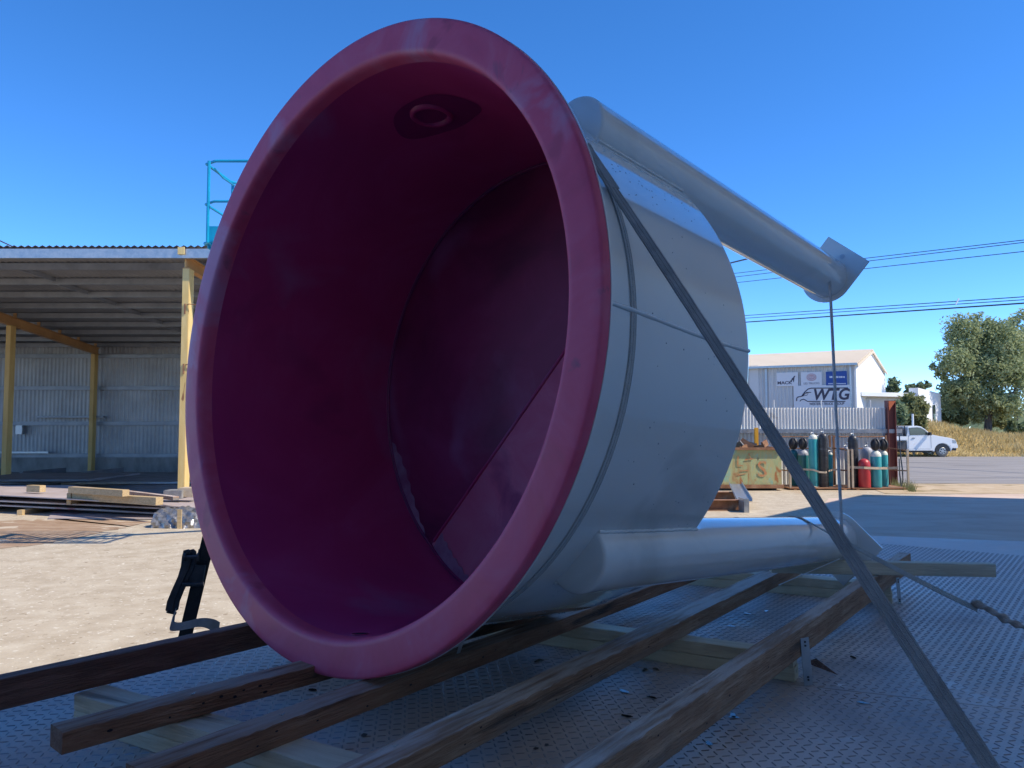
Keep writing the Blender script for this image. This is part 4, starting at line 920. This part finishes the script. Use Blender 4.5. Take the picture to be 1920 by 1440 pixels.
belt([dp(1503,880,21.7), dp(1525,881,21.62), dp(1536,885,21.6), dp(1548,886,21.6), dp(1560,881,21.8), dp(1576,880,21.7)], .05, 'sagging tan belt across the scuffed black cylinder')
b = MB(); b.ribbon([dp(1501,882,21.55), dp(1505,893,21.5), dp(1513,905,21.45), dp(1521,911,21.4), dp(1533,913.5,21.4)], [Vector((.06,.03,.0))]*5, .008); o = b.build('rubber_belt', M['belt'], origin=dp(1501,882,21.55)); tag(o, 'loose tan belt hanging down to the rack floor at left', 'belt', 'tan belts round the gas cylinders')
b = MB(); pts = [dp(1686,812,21.9), dp(1688,850,21.8), dp(1692,880,21.7), dp(1693,900,21.6), dp(1690,912,21.5), dp(1687,890,21.6), dp(1686,860,21.7)]; b.tube(pts, .018, 6); o = b.build('hose', M['wire'], origin=pts[4], smooth=True); tag(o, 'dark hose looped on the right end of the rack', 'hose')
# rusty green bin
bn = thing('scrap_bin', (dp(1405,900,21.6).x, 21.9, 0), 'rusty green steel bin with orange paint marks and scrap on top', 'bin')
bxl, bxr = dp(1352,880,21.4).x, dp(1464,880,21.4).x; y0 = 21.35
b = MB(); zt_, zb_ = 1.11, .16
P = [(bxl-.12,y0,zb_),(bxr+.0,y0,zb_),(bxr+.02,y0+.02,zt_),(bxl+.05,y0+.02,zt_)]
Pb = [(x_, y_+1.15, z_) for x_, y_, z_ in P]
b.add(P+Pb, [(0,1,2,3),(4,7,6,5),(0,3,7,4),(1,5,6,2),(0,4,5,1)]); b.build('bin_wall', M['bin'], bn)
b = MB()
for (yy, hh) in ((y0-.02,.07),(y0+1.18,.07)): b.box(((bxl+bxr)/2+.02, yy, zt_+.02), (bxr-bxl+.1, .07, hh))
for xx in (bxl+.05, bxr+.03): b.box((xx, y0+.6, zt_+.015), (.07, 1.1, .07))
b.build('bin_rim', M['rust'], bn)
b = MB(); b.box(((bxl+bxr)/2-.02, y0+.5, .11), (bxr-bxl+.1, 1.2, .09)); b.build('base_channel', M['rust'], bn)
b = MB(); 
for xx in (bxl+.2, bxr-.2): b.box((xx, y0+.5, .032), (.12,1.0,.06))
b.build('skid', M['black'], bn)
for k in range(9):
    xx = bxl+.12+k*.15; b = MB(); r = random.Random(k); b.box((xx, y0+.3+r.uniform(0,.5), 1.16+r.uniform(0,.1)), (r.uniform(.2,.45), .06, r.uniform(.08,.2)), r.uniform(-1,1), Matrix.Rotation(r.uniform(-.8,.8),3,'Y') @ Matrix.Rotation(r.uniform(-.7,.7),3,'Z'))
    o = b.build('scrap_piece', M['rust'] if k % 3 else M['sheet_dark'], origin=(xx,y0+.5,1.12)); tag(o, ['leftmost','second from left','third from left','fourth from left','middle','fourth from right','third from right','second from right','rightmost'][k]+(' rusty' if k % 3 else ' dark grey')+' scrap piece on the green bin', 'scrap', 'scrap pieces heaped on the green bin')
# painted marks
def text(s, loc, size, m, parent=None, rot=(math.pi/2,0,0), shear=0, align='CENTER', ext_=.002, name='lettering', sx=1, bold=0):
    cu = bpy.data.curves.new(name, 'FONT'); cu.body = s; cu.size = size; cu.shear = shear; cu.align_x = align; cu.align_y = 'CENTER'; cu.extrude = ext_; cu.offset = bold; cu.resolution_u = 3
    o = bpy.data.objects.new('tmp', cu); dg = bpy.context.evaluated_depsgraph_get(); COL.objects.link(o); bpy.context.view_layer.update()
    me = bpy.data.meshes.new_from_object(o.evaluated_get(bpy.context.evaluated_depsgraph_get())); bpy.data.objects.remove(o); bpy.data.curves.remove(cu)
    me.name = name; me.materials.clear(); me.materials.append(m)
    from mathutils import Euler
    me.transform(Matrix.Translation(Vector(loc)-(wloc(parent) if parent else Vector((0,0,0)))) @ Euler(rot).to_matrix().to_4x4() @ Matrix.Diagonal((sx,1,1,1)))
    ob = bpy.data.objects.new(name, me); COL.objects.link(ob)
    if parent: ob.parent = parent
    return ob
q = dp(1429, 881, y0); text('S', (q.x, y0-.006+.006*0, q.z), .62, M['orangepaint'], bn, name='painted_mark', ext_=.002, bold=.004)
b = MB()
for (x0_,y0_,x1_,y1_) in ((1384,855,1383,873),(1383,873,1393,873),(1397,862,1412,860),(1388,883,1404,882),(1383,891,1398,888),(1404,850,1409,862)):
    p_, q_ = dp(x0_,y0_,y0-.004), dp(x1_,y1_,y0-.004); b.ribbon([p_, q_], (q_-p_).cross(Vector((0,1,0))).normalized()*.026, .004)
b.build('painted_mark', M['orangepaint'], bn)
# steel sections in front of the bin
g_ = 'steel beams stacked beside the trailer'
q = gp(1400, 955); 
def hbeam(p, q, z, h, wd, m, label, chan=False):
    p = Vector(p); q = Vector(q); t = (q-p).normalized(); L = (q-p).length; u = Vector((-t.y, t.x, 0)); mid = (p+q)/2; an = math.atan2(t.y, t.x)
    zz = lambda dz: Vector((0,0,z+dz))
    b = MB()
    Mr = Matrix.Rotation(an, 3, 'Z')
    b.box(mid+zz(h-.008), (L, wd, .014), M=Mr); b.box(mid+zz(.008), (L, wd, .014), M=Mr); b.box(mid+zz(h/2), (L, .012, h-.03), M=Mr)
    o = b.build('steel_beam', m, origin=mid+zz(0)); tag(o, label, 'steel beam', g_)
hbeam((gp(1290,957).x, gp(1290,957).y, 0), (gp(1393,957).x, gp(1393,957).y, 0), .0, .22, .20, M['rust'], 'rust red beam lying nearest the vessel on the yard')
hbeam((gp(1290,938).x, gp(1290,938).y, 0), (gp(1378,938).x, gp(1378,938).y, 0), .0, .20, .20, M['rust'], 'rusty beam lying behind the rust red one')
a = dp(1379, 908, 20.3); c = dp(1396, 940, 16.4)
b = MB(); t = (c-a).normalized(); u = Vector((0,0,1)).cross(t).normalized(); up = t.cross(u).normalized(); 
if up.z < 0: up = -up
b.prism([a-u*.16-up*.0, a+u*.16, a+u*.16+up*.07, a+u*.15+up*.07, a+u*.15+up*.012, a-u*.15+up*.012, a-u*.15+up*.07, a-u*.16+up*.07], c-a)
o = b.build('steel_channel', M['galv'], origin=(a+c)/2); tag(o, 'grey steel channel lying across the rusty beams towards the bin', 'steel channel')
b = MB(); q = gp(1398, 962); b.box((q.x+.04, q.y+.25, .14), (.10,.4,.28)); o = b.build('trestle_leg', M['galv'], origin=(q.x,q.y,0)); tag(o, 'pale steel support under the end of the grey channel', 'support')

# ------------------------------------------------------------ far building with signs
FW = Vector((-.87,.49,0)).normalized(); GD = Vector((.58,.815,0)).normalized()
Rr = Vector((dp(1605,700,52).x, 52, 0)); He = 5.98; Hr = 7.25; Lw = 26; Wd_ = 10.2
wb_ = thing('truck_dealer_shed', Rr+FW*12+GD*5, 'large pale metal shed with cream roof and truck dealer signs', 'building')
NF = Vector((FW.y*-1, FW.x, 0));  # outward-ish
NF = Vector((-FW.y, FW.x, 0)); 
if NF.y > 0: NF = -NF
def trap(name, a, bb, z0, z1, m, par): return corr_wall(a, bb, z0, z1, .25, .03, m, name, par, 6, [-1,-1,-.4,1,1,-.4])
trap('front_wall', Rr+FW*Lw, Rr, .0, He, M['wtgwall'], wb_)
b = MB(); A_, B_, C_ = Rr, Rr+GD*Wd_, Rr+GD*(Wd_/2)
ap = Vector((C_.x, C_.y, Hr)); b.prism([(A_.x,A_.y,0),(B_.x,B_.y,0),(B_.x,B_.y,He),ap,(A_.x,A_.y,He)], FW*.06); b.build('gable_wall', M['whitewall'], wb_)
b = MB(); e1_ = Rr-FW*.12+NF*.25; e2_ = Rr+FW*Lw+NF*.25; r1 = C_-FW*.12; r2 = C_+FW*Lw; k1 = Rr+GD*Wd_-FW*.12-NF*.25; k2 = k1+FW*(Lw+.1)
def zc_(p, z): return Vector((p.x, p.y, z))
b.prism([zc_(e1_,He-.02), zc_(r1,Hr+.06), zc_(r2,Hr+.06), zc_(e2_,He-.02)], (0,0,.05)); b.build('roof', M['wtgroof'], wb_)
b = MB(); b.prism([zc_(k1,He-.02), zc_(k2,He-.02), zc_(r2,Hr+.06), zc_(r1,Hr+.06)], (0,0,.05)); b.build('roof', M['wtgroof'], wb_)
b = MB(); b.prism([zc_(e1_,He-.12), zc_(e2_,He-.12), zc_(e2_,He+.03), zc_(e1_,He+.03)], NF*.14); b.build('gutter', M['galv'], wb_)
b = MB()
for (p, q) in ((zc_(e1_,He-.05), zc_(r1,Hr+.03)), (zc_(k1,He-.05), zc_(r1,Hr+.03))): b.prism([p, q, q+Vector((0,0,-.2)), p+Vector((0,0,-.2))], -FW*.04)
b.build('barge_board', M['wtgroof'], wb_)
b = MB(); 
for s in (.35,): b.tube([Rr+FW*s+NF*.09, zc_(Rr+FW*s+NF*.09, He-.1)], .05, 8)
b.build('downpipe', M['galv'], wb_)
def onwall(px, py, prd=.07):
    """point on the front wall plane under a pixel"""
    d = ray(px, py); nfl = NF; k = (Rr+NF*prd).dot(nfl)/d.dot(nfl)
    p = d*k; return Vector((p.x, p.y, p.z+CZ))
def wallq(x0, y0_, x1, y1_, th, m, nm, par, prd=.05):
    a = onwall(x0, y0_, prd); c = onwall(x1, y1_, prd)
    zt, zb = a.z, c.z; P = [Vector((a.x,a.y,zb)), Vector((c.x,c.y,zb)), Vector((c.x,c.y,zt)), Vector((a.x,a.y,zt))]
    b = MB(); b.prism(P, NF*th); return b.build(nm, m, par)
wa = math.atan2(-FW.y, -FW.x)
for s in (1.2, ): pass
b_ = wallq(1405, 686, 1424, 800, .03, M['wtgwall'], 'sliding_door', wb_, .035)
wallq(1429.5, 686, 1431, 800, .05, M['galv'], 'door_edge', wb_, .04)
wallq(1434, 686, 1440, 800, .02, M['galv'], 'skylight_strip', wb_, .036)
def sign(x0, y0_, x1, y1_, m, label):
    a = onwall(x0, y0_, .06); c = onwall(x1, y1_, .06); root = thing('sign', Vector(((a.x+c.x)/2, (a.y+c.y)/2, c.z)), label, 'sign')
    wallq(x0, y0_, x1, y1_, .04, m, 'sign_face', root, .06); return root
def wtext(s, px, py, size, m, root, **k):
    p = onwall(px, py, .105); return text(s, p, size, m, root, rot=(math.pi/2, 0, wa), **k)
s1 = sign(1456, 699, 1497, 723.5, M['signwhite'], 'white sign with a dog emblem and dark wordmark, leftmost above the big sign')
wtext('MACK', 1471, 718, .30, M['ink'], s1, sx=1.15, bold=.008)
# small dog figure emblem
def wpoly(pts, m, root, nm, prd=.103, th=.006):
    P = [onwall(x_, y_, prd) for x_, y_ in pts]; b = MB(); b.prism(P, NF*th); b.build(nm, m, root)
wpoly([(1483,716.5),(1482,713.5),(1484.2,711.5),(1485,709),(1487,708),(1488.5,705.2),(1490.8,704.6),(1491.2,706),(1489.8,707.4),(1489.2,711),(1488.5,716.5),(1487.4,716.5),(1487,712.5),(1484.6,714),(1485,716.5)], M['ink'], s1, 'emblem')
s2_ = sign(1501.5, 698, 1541.5, 722.5, M['signwhite'], 'white sign with a faint red round emblem above the big sign')
P_ = []
for (rx, ry, w0) in ((8.4, 6.2, .05), (5.2, 3.8, .05)):
    b = MB(); b.tube([onwall(1521.5+rx*math.cos(t), 707.3+ry*math.sin(t), .105) for t in np.linspace(0, 2*math.pi, 26, endpoint=False)], .028, 4, closed=True); b.build('emblem', M['inkred'], s2_)
wtext('UD', 1521.5, 707.4, .26, M['inkred'], s2_, bold=.006); wtext('UD TRUCKS', 1521.5, 719, .19, M['ink'], s2_, sx=1.0)
s3 = sign(1548.5, 697, 1588.5, 722, M['signblue'], 'dark blue sign with small white lettering, rightmost above the big sign')
for x_ in (1556.5,1559.2,1562.3,1568,1571,1575,1578.5,1582.5): wpoly([(x_-1.1,705.2),(x_+1.1,705.2),(x_+1.1,708.6),(x_-1.1,708.6)], M['inkwhite'], s3, 'lettering')
for x_ in np.arange(1554, 1585, 2.2): wpoly([(x_-.8,718.4),(x_+.6,718.4),(x_+.6,720.4),(x_-.8,720.4)], M['inkwhite'], s3, 'lettering')
s4 = sign(1488, 723.6, 1597, 763.5, M['signwhite'], 'big white sign with truck outline and bold WTG letters')
wtext('WTG', 1557, 740.5, 1.04, M['ink'], s4, shear=.22, sx=.93, bold=.03)
wtext('WESTERN TRUCK GROUP', 1549.5, 757.3, .235, M['ink'], s4, shear=.25, sx=.80, bold=.006)
def stroke(pts, r_): b = MB(); b.tube([onwall(x_, y_, .105) for x_, y_ in pts], r_, 5); b.build('emblem', M['ink'], s4)
stroke([(1493.5,752),(1494,746.5),(1496,744.5),(1503,743),(1509,735),(1515,729.5),(1521,727.8),(1590,727.3)], .035)
stroke([(1500,752.5),(1502,749.8),(1507,748.6),(1511,750.6),(1514,752.6),(1585,752.6)], .03)
stroke([(1504,743),(1512,735.8),(1521,735.8)], .026); stroke([(1509,737.5),(1516,736.6),(1513,741),(1505,742.5)], .022)
# annex with flat roof, white wall
an_ = thing('white_annex', dp(1690,790,56)*1, 'low white annex with flat roof and tall white end wall', 'building')
an_.location.z = 0
b = MB(); p0, p1 = dp(1606,740,54), dp(1718,742,56.5); b.prism([(p0.x,p0.y,0),(p1.x,p1.y,0),(p1.x,p1.y,3.9),(p0.x,p0.y,3.9)], (-.3,.3,0)); b.build('wall', M['wtgwall'], an_)
b = MB(); zt = dp(1606,735,53.4).z; b.prism([(p0.x-.1,p0.y-1.0,zt-.28),(p1.x+.1,p1.y-1.0,zt-.28),(p1.x+.4,p1.y+5,zt-.28),(p0.x-.1,p0.y+5,zt-.28)], (0,0,.28)); b.build('roof_slab', M['whitewall'], an_)
b = MB(); a_, c_ = dp(1723,780,55), dp(1765,780,58); z0_, z1_ = dp(1723,727,55).z, dp(1765,738,58).z
b.prism([(a_.x,a_.y,0),(c_.x,c_.y,0),(c_.x,c_.y,z1_),(a_.x,a_.y,z0_)], (-.4,.5,0)); b.build('end_wall', M['whitewall'], an_)
b = MB(); a2, c2_ = a_.lerp(c_, .60), a_.lerp(c_, .70); b.prism([(a2.x+.02,a2.y-.03,2.1),(c2_.x+.02,c2_.y-.03,2.1),(c2_.x+.02,c2_.y-.03,3.35),(a2.x+.02,a2.y-.03,3.35)], (.01,-.03,0)); b.build('slot_window', M['glass'], an_)
b = MB(); q = dp(1711.5, 790, 45.9+.5); b.tube([(q.x, q.y, .0), (q.x, q.y, dp(1711.5,776,q.y).z)], .06, 8); o = b.build('bollard', M['whitewall'], origin=(q.x,q.y,0)); tag(o, 'slim white post standing behind the white ute cab', 'post')

# ------------------------------------------------------------ trees
def foliage(blobs, n, size, seed, drop=.0):
    r = np.random.default_rng(seed); v = []; f = []; vol = np.array([b_[3]*b_[4]*b_[5] for b_ in blobs]); vol = vol/vol.sum()
    for (cx, cy, cz, rx, ry, rz_), w_ in zip(blobs, vol):
        m_ = int(n*w_)
        ncl = max(6, m_//34)
        d = r.normal(size=(ncl,3)); d /= np.linalg.norm(d, axis=1)[:,None]; rad = r.uniform(.45, 1.05, ncl)[:,None]
        cl = d*rad*np.array([rx,ry,rz_])+np.array([cx,cy,cz])
        for c0_ in cl:
            k = r.poisson(34); sp = min(rx,rz_)*.17
            P = r.normal(size=(k,3))*sp+c0_
            for p in P:
                s = size*r.uniform(.6,1.4); a = r.normal(size=3); a /= np.linalg.norm(a); b_ = np.cross(a, r.normal(size=3)); b_ /= np.linalg.norm(b_)+1e-9
                n0 = len(v); v += [tuple(p-a*s), tuple(p+b_*s*.45), tuple(p+a*s), tuple(p-b_*s*.45)]; f.append((n0,n0+1,n0+2,n0+3))
    return v, f
def tree(name, base, trunk, blobs, n, size, m, label, cat, group=None, seed=1):
    t = thing(name, base, label, cat, group); bx, by, bz = base
    b = MB()
    for pts, rads in trunk: b.tube([(bx+x_, by+y_, bz+z_) for x_, y_, z_ in pts], rads, 8)
    if trunk: b.build('trunk', M['bark'], t, smooth=True)
    v, f = foliage([(a_, b_, c_, d_, e_, g__) for a_, b_, c_, d_, e_, g__ in blobs], n, size, seed)
    o = raw('crown', v, f, m, t); return t
ty = 58.0
def bl(px, py, rpx, rpy, dy=0, base=(0,0,0)):
    q = dp(px, py, ty+dy); k = (ty+dy)/FPX; return (q.x-base[0], q.y-base[1], q.z-base[2], rpx*k, rpx*k*.8, rpy*k)
q = dp(1852, 803, ty); bs = (q.x, q.y, 1.2)
def rel(px, py, dy=0): p = dp(px, py, ty+dy); return (p.x-bs[0], p.y-bs[1], p.z-bs[2])
limbs = [([(0,0,0), rel(1853,785), rel(1856,770), rel(1860,745)], [.30,.24,.21,.16]), ([rel(1856,772), rel(1840,745), rel(1822,722), rel(1812,690), rel(1800,650)], [.2,.15,.12,.09,.05]),
         ([rel(1860,748), rel(1875,705), rel(1885,660), rel(1895,620)], [.15,.11,.08,.04]), ([rel(1822,722), rel(1790,700), rel(1770,690)], [.09,.06,.03]), ([rel(1858,752), rel(1890,740), rel(1925,725)], [.12,.08,.05])]
tree('leafy_tree', bs, limbs, [bl(1805,625,32,34,0,bs), bl(1830,665,42,38,1,bs), bl(1790,680,34,28,-1,bs), bl(1880,640,38,34,0,bs), bl(1865,700,52,34,0,bs), bl(1810,735,40,26,0,bs), bl(1870,760,50,24,0,bs), bl(1830,600,14,14,0,bs), bl(1760,683,18,14,0,bs), bl(1768,715,16,16,0,bs), bl(1850,625,30,26,1,bs), bl(1905,690,34,38,0,bs), bl(1780,755,20,22,1,bs)], 40000, .12, M['leaf1'], 'big spreading tree with dark forked trunk on the grassy bank', 'tree', seed=3)
def simple_tree(px, pyb, y, blobs, n, m, label, seed, size=.15, cat='tree', gz=None, group=None, nm='leafy_tree'):
    q = dp(px, pyb, y); gz = max(0, q.z) if gz is None else gz; base = (q.x, q.y, gz)
    bb = []
    for (x_, y_, rx, ry) in blobs:
        p = dp(x_, y_, y); k = y/FPX; bb.append((p.x-q.x, p.y-q.y, p.z-gz, rx*k, rx*k*.8, ry*k))
    top = max(b_[2] for b_ in bb); return tree(nm, base, [([(0,0,0),(.1,0,top*.5),(.0,.1,top*.9)], [.16,.12,.05])], bb, n, size, m, label, cat, group, seed)
simple_tree(1905, 800, 64, [(1900,630,30,36),(1925,600,36,22),(1935,660,36,50),(1920,730,34,40),(1960,690,40,60)], 9000, M['leaf1'], 'tall tree at the right edge behind the forked one', 5)
simple_tree(1800, 790, 66, [(1790,745,26,32),(1775,770,22,22),(1825,775,28,20)], 5000, M['leaf2'], 'dark bushy tree behind the white end wall', 6)
simple_tree(1778, 795, 60, [(1778,782,16,14),(1800,786,14,12),(1766,776,8,10)], 2600, M['leaf3'], 'pale scrubby bush beside the white end wall', 7, cat='bush', nm='bush')
simple_tree(1872, 800, 61, [(1872,790,13,13),(1885,796,12,10)], 1800, M['leaf3'], 'yellow green bush right of the forked trunk', 8, cat='bush', nm='bush')
simple_tree(1905, 808, 59, [(1900,800,16,12),(1925,806,18,14),(1945,800,18,16)], 3000, M['leaf2'], 'low dark scrub on the bank at the right edge', 9, cat='bush', nm='bush')
simple_tree(1675, 790, 74, [(1676,722,11,14),(1668,735,10,14)], 2000, M['leaf2'], 'small tree top showing behind the white gable', 10)
simple_tree(1722, 790, 78, [(1716,726,16,8),(1732,722,12,8),(1706,736,12,10)], 2600, M['leaf2'], 'far tree top showing above the flat annex roof', 11)
simple_tree(1708, 815, 51, [(1702,768,22,22),(1722,765,16,24),(1695,790,18,18),(1722,790,14,18),(1712,748,16,10)], 7000, M['leaf3'], 'round creeper covered bush in front of the white annex', 12, cat='bush', nm='bush', gz=.6)
simple_tree(1672, 800, 50, [(1685,775,14,22),(1680,795,14,14)], 2500, M['leaf2'], 'dark shrub between the red steel post and the round bush', 13, cat='bush', nm='bush', gz=.4)
# weeds at the rack
b = MB(); r = random.Random(9)
for (px, py) in ((1672,905),(1678,912),(1690,915),(1700,918),(1665,906),(1710,921)):
    for k in range(60):
        q = gp(px+r.uniform(-7,7), py+r.uniform(-2,2)); l = r.uniform(.06,.32); b.add([q+Vector((-.01,0,0)), q+Vector((.01,0,0)), q+Vector((r.uniform(-.1,.1), r.uniform(-.05,.05), l))], [(0,1,2)])
o = b.build('weeds', M['leaf3']); tag(o, 'sparse weeds growing at the right end of the rack', 'weeds', kind='stuff')
# far tree line so the horizon is closed beyond the frame
v = []; f = []
for k in range(5000):
    x = rng.uniform(-260, 420); y = rng.uniform(170, 200); h = 5+2.5*math.sin(x*.05)+1.8*math.sin(x*.17+1); z = rng.uniform(0, h); s = rng.uniform(.8,1.8); n0 = len(v)
    v += [(x-s,y,z-s*.5),(x+s*.5,y,z-s*.7),(x+s,y+.5,z+s*.4),(x-s*.4,y,z+s*.8)]; f.append((n0,n0+1,n0+2,n0+3))
o = raw('far_treeline', v, f, M['leaf2']); tag(o, 'far low line of trees on the horizon', 'trees', kind='stuff')

# ------------------------------------------------------------ white ute
UY = 45.35; uo = dp(1768, 857, UY); ux = uo.x
ut = thing('utility_truck', (ux-1.3, UY+.85, .012), 'white single cab ute with open tray parked along the road', 'ute')
def U(x_, z_, y_=0): return Vector((ux+x_, UY+y_, .012+z_))
# side profile with wheel arch
arch = [(.46*math.cos(t), .345+.44*math.sin(t)) for t in np.linspace(-.12, math.pi+.12, 14)]
prof = [(.84,.60),(.85,.78),(.78,.99),(.45,1.10),(-.15,1.20),(-.62,1.30),(-1.0,1.62),(-1.22,1.76),(-1.45,1.80),(-1.90,1.80),(-1.98,1.74),(-2.06,1.20),(-2.04,.42),(-.70,.40)]
low = [p for p in arch[::-1]] 
poly = prof+[(x_, z_) for x_, z_ in low]+[(.60,.52)]
b = MB(); b.prism([U(x_, z_, 0) for x_, z_ in poly], (0,1.66,0)); body = b.build('cab_body', M['carwhite'], ut, bevel=.03)
b = MB(); b.prism([U(-1.93,1.66,-.012), U(-1.45,1.69,-.012), U(-1.24,1.66,-.012), U(-.98,1.50,-.012), U(-.76,1.28,-.012), U(-1.86,1.26,-.012)], (0,.02,0)); b.build('side_window', M['glass'], ut)
b = MB(); b.tube([U(-1.86,1.25,-.016), U(-1.93,1.67,-.016), U(-1.44,1.70,-.016), U(-1.22,1.67,-.016), U(-.95,1.50,-.016), U(-.73,1.27,-.016)], .012, 5); b.build('window_trim', M['black'], ut)
b = MB(); b.prism([U(-.63,1.32,.12), U(-1.20,1.75,.2), U(-1.20,1.75,1.46), U(-.63,1.32,1.54)], (.02,0,.02)); b.build('windscreen', M['glass'], ut)
b = MB()
for p, q in (((-1.96,.46),(-1.95,1.25)), ((-.66,.50),(-.66,1.25)), ((-1.96,.46),(-.68,.46))): b.tube([U(*p,-.004), U(*q,-.004)], .006, 4)
b.build('door_gap', M['black'], ut)
b = MB(); b.box(U(-1.68,1.09,-.02), (.18,.03,.03)); b.build('door_handle', M['black'], ut)
b = MB(); b.box(U(-.80,1.34,-.16), (.10,.22,.18)); b.tube([U(-.80,1.30,0), U(-.80,1.32,-.1)], .02, 6); b.build('wing_mirror', M['black'], ut, bevel=.0)
b = MB(); b.prism([U(.60,.82,-.01), U(.80,.80,-.01), U(.77,.96,-.01), U(.58,.99,-.01)], (0,.05,0)); b.build('headlight', M['rim'], ut)
b = MB(); b.prism([U(.38,.52,-.01), U(.86,.50,-.01), U(.90,.62,-.01), U(.86,.74,-.01), U(.45,.72,-.01)], (0,1.68,0)); b.build('front_bumper', M['carwhite'], ut, bevel=.02)
b = MB(); b.box(U(.62,.44,.8), (.4,1.5,.14)); b.box(U(-1.3,.36,.8), (1.6,1.2,.2)); b.box(U(-3.1,.55,.8), (2.2,.8,.22)); b.build('underbody', M['black'], ut)
b = MB(); b.box(U(-1.3,.41,.02), (1.3,.08,.07)); b.build('side_step', M['carwhite'], ut)
b = MB(); b.prism([U(*p_, .01) for p_ in [(.44*math.cos(t), .345+.43*math.sin(t)) for t in np.linspace(0, math.pi, 14)]], (0,.3,0)); b.build('wheel_arch', M['black'], ut)
def wheel(x_, y_):
    b = MB(); b.lathe(U(x_, .345, y_-.11), (0,1,0), [(0,.21),(.01,.30),(.03,.345),(.19,.345),(.21,.30),(.22,.21)], 32); w_ = b.build('wheel', M['tyre_dusty'], ut, smooth=True, angle=40)
    b = MB(); b.lathe(U(x_, .345, y_-.118), (0,1,0), [(0,.06),(.0,.19),(.02,.215),(.03,.215)], 28); b.build('rim', M['rim'], w_)
    b = MB()
    for k in range(6):
        a_ = k*math.pi/3+.2; b.lathe(U(x_+math.cos(a_)*.125, .345+math.sin(a_)*.125, y_-.124), (0,1,0), [(0,.04),(.005,.04)], 10)
    b.build('rim_hole', M['black'], w_)
for x_ in (0, -3.0):
    for y_ in (.12, 1.54): wheel(x_, y_)
b = MB(); b.box(U(-3.25,.99,.83), (2.35,1.8,.07)); b.build('tray', M['carwhite'], ut, bevel=.01)
for yy in (-.06, 1.72): b = MB(); b.box(U(-3.25,1.09,yy), (2.35,.04,.20)); b.build('tray_side', M['carwhite'], ut, bevel=.008)
b = MB()
for yy in (.0, .8, 1.6): b.tube([U(-2.12,1.0,yy), U(-2.18,1.80,yy)], .03, 6)
for zz in (1.3,1.55,1.80): b.tube([U(-2.16,zz,0), U(-2.16,zz,1.6)], .02, 6)
for yy in (0,1.6): b.tube([U(-2.18,1.80,yy), U(-4.3,1.80,yy)], .03, 6); b.tube([U(-2.9,1.02,yy), U(-2.9,1.8,yy)], .025, 6); b.tube([U(-4.3,1.02,yy), U(-4.3,1.8,yy)], .025, 6)
b.build('ladder_rack', M['black'], ut)
b = MB(); b.box(U(-2.62,1.38,.8), (.85,1.45,.68)); b.build('tool_canopy', M['sheet_dark'], ut, bevel=.04)
b = MB(); b.box(U(-2.35,.66,.2), (.5,.35,.45)); b.build('under_tray_box', M['chassis'], ut, bevel=.02)

# ------------------------------------------------------------ power lines and poles
def wire(pts, r_, label, sag=.0):
    P = []
    a_, c_ = Vector(pts[0]), Vector(pts[1]); n_ = 24
    for i in range(n_+1): s = i/n_; P.append(a_.lerp(c_, s)+Vector((0,0,-sag*4*s*(1-s))))
    b = MB(); b.tube(P, r_, 5); o = b.build('power_line', M['wire'], origin=a_, smooth=True); tag(o, label, 'power line', 'power lines across the right sky')
def line(p1, y1, p2, y2, e0, e1, r_, label):
    a_, c_ = dp(*p1, y1), dp(*p2, y2); d = c_-a_; wire([a_-d*e0, c_+d*e1], r_, label, 0)
line((1400,591.5), 52, (1920,556.5), 34, 1.5, .6, .022, 'uppermost of the three close power lines above the far shed')
line((1400,596.5), 52, (1920,562), 34, 1.5, .6, .020, 'middle one of the three close power lines above the far shed')
line((1400,604), 52, (1920,568.5), 34, 1.5, .6, .036, 'lowest and thickest of the close power lines above the far shed')
line((1383,512), 48, (1920,450), 32, 1.5, .6, .018, 'highest power line crossing the right sky behind the foot plate')
line((1386,518.5), 48, (1920,454.5), 32, 1.5, .6, .018, 'power line just below the highest one behind the foot plate')
line((1390,529), 48, (1920,471.5), 32, 1.5, .6, .018, 'power line below the high pair, passing under the foot plate')
line((1330,503), 30, (1395,487), 27, 1.5, .35, .028, 'short dark service cable behind the upper pipe leg')
line((-60,424), 22, (40,470), 26, .3, .1, .022, 'service cable at the far left above the shed roof')
b = MB(); b.box(dp(1795,569,37)+Vector((0,0,.1)), (.05,.05,.32), 0, Matrix.Rotation(.5,3,'Y')); o = b.build('line_spreader', M['inkwhite'], origin=dp(1795,569,37)); tag(o, 'small white spreader clipped on the power lines', 'spreader')
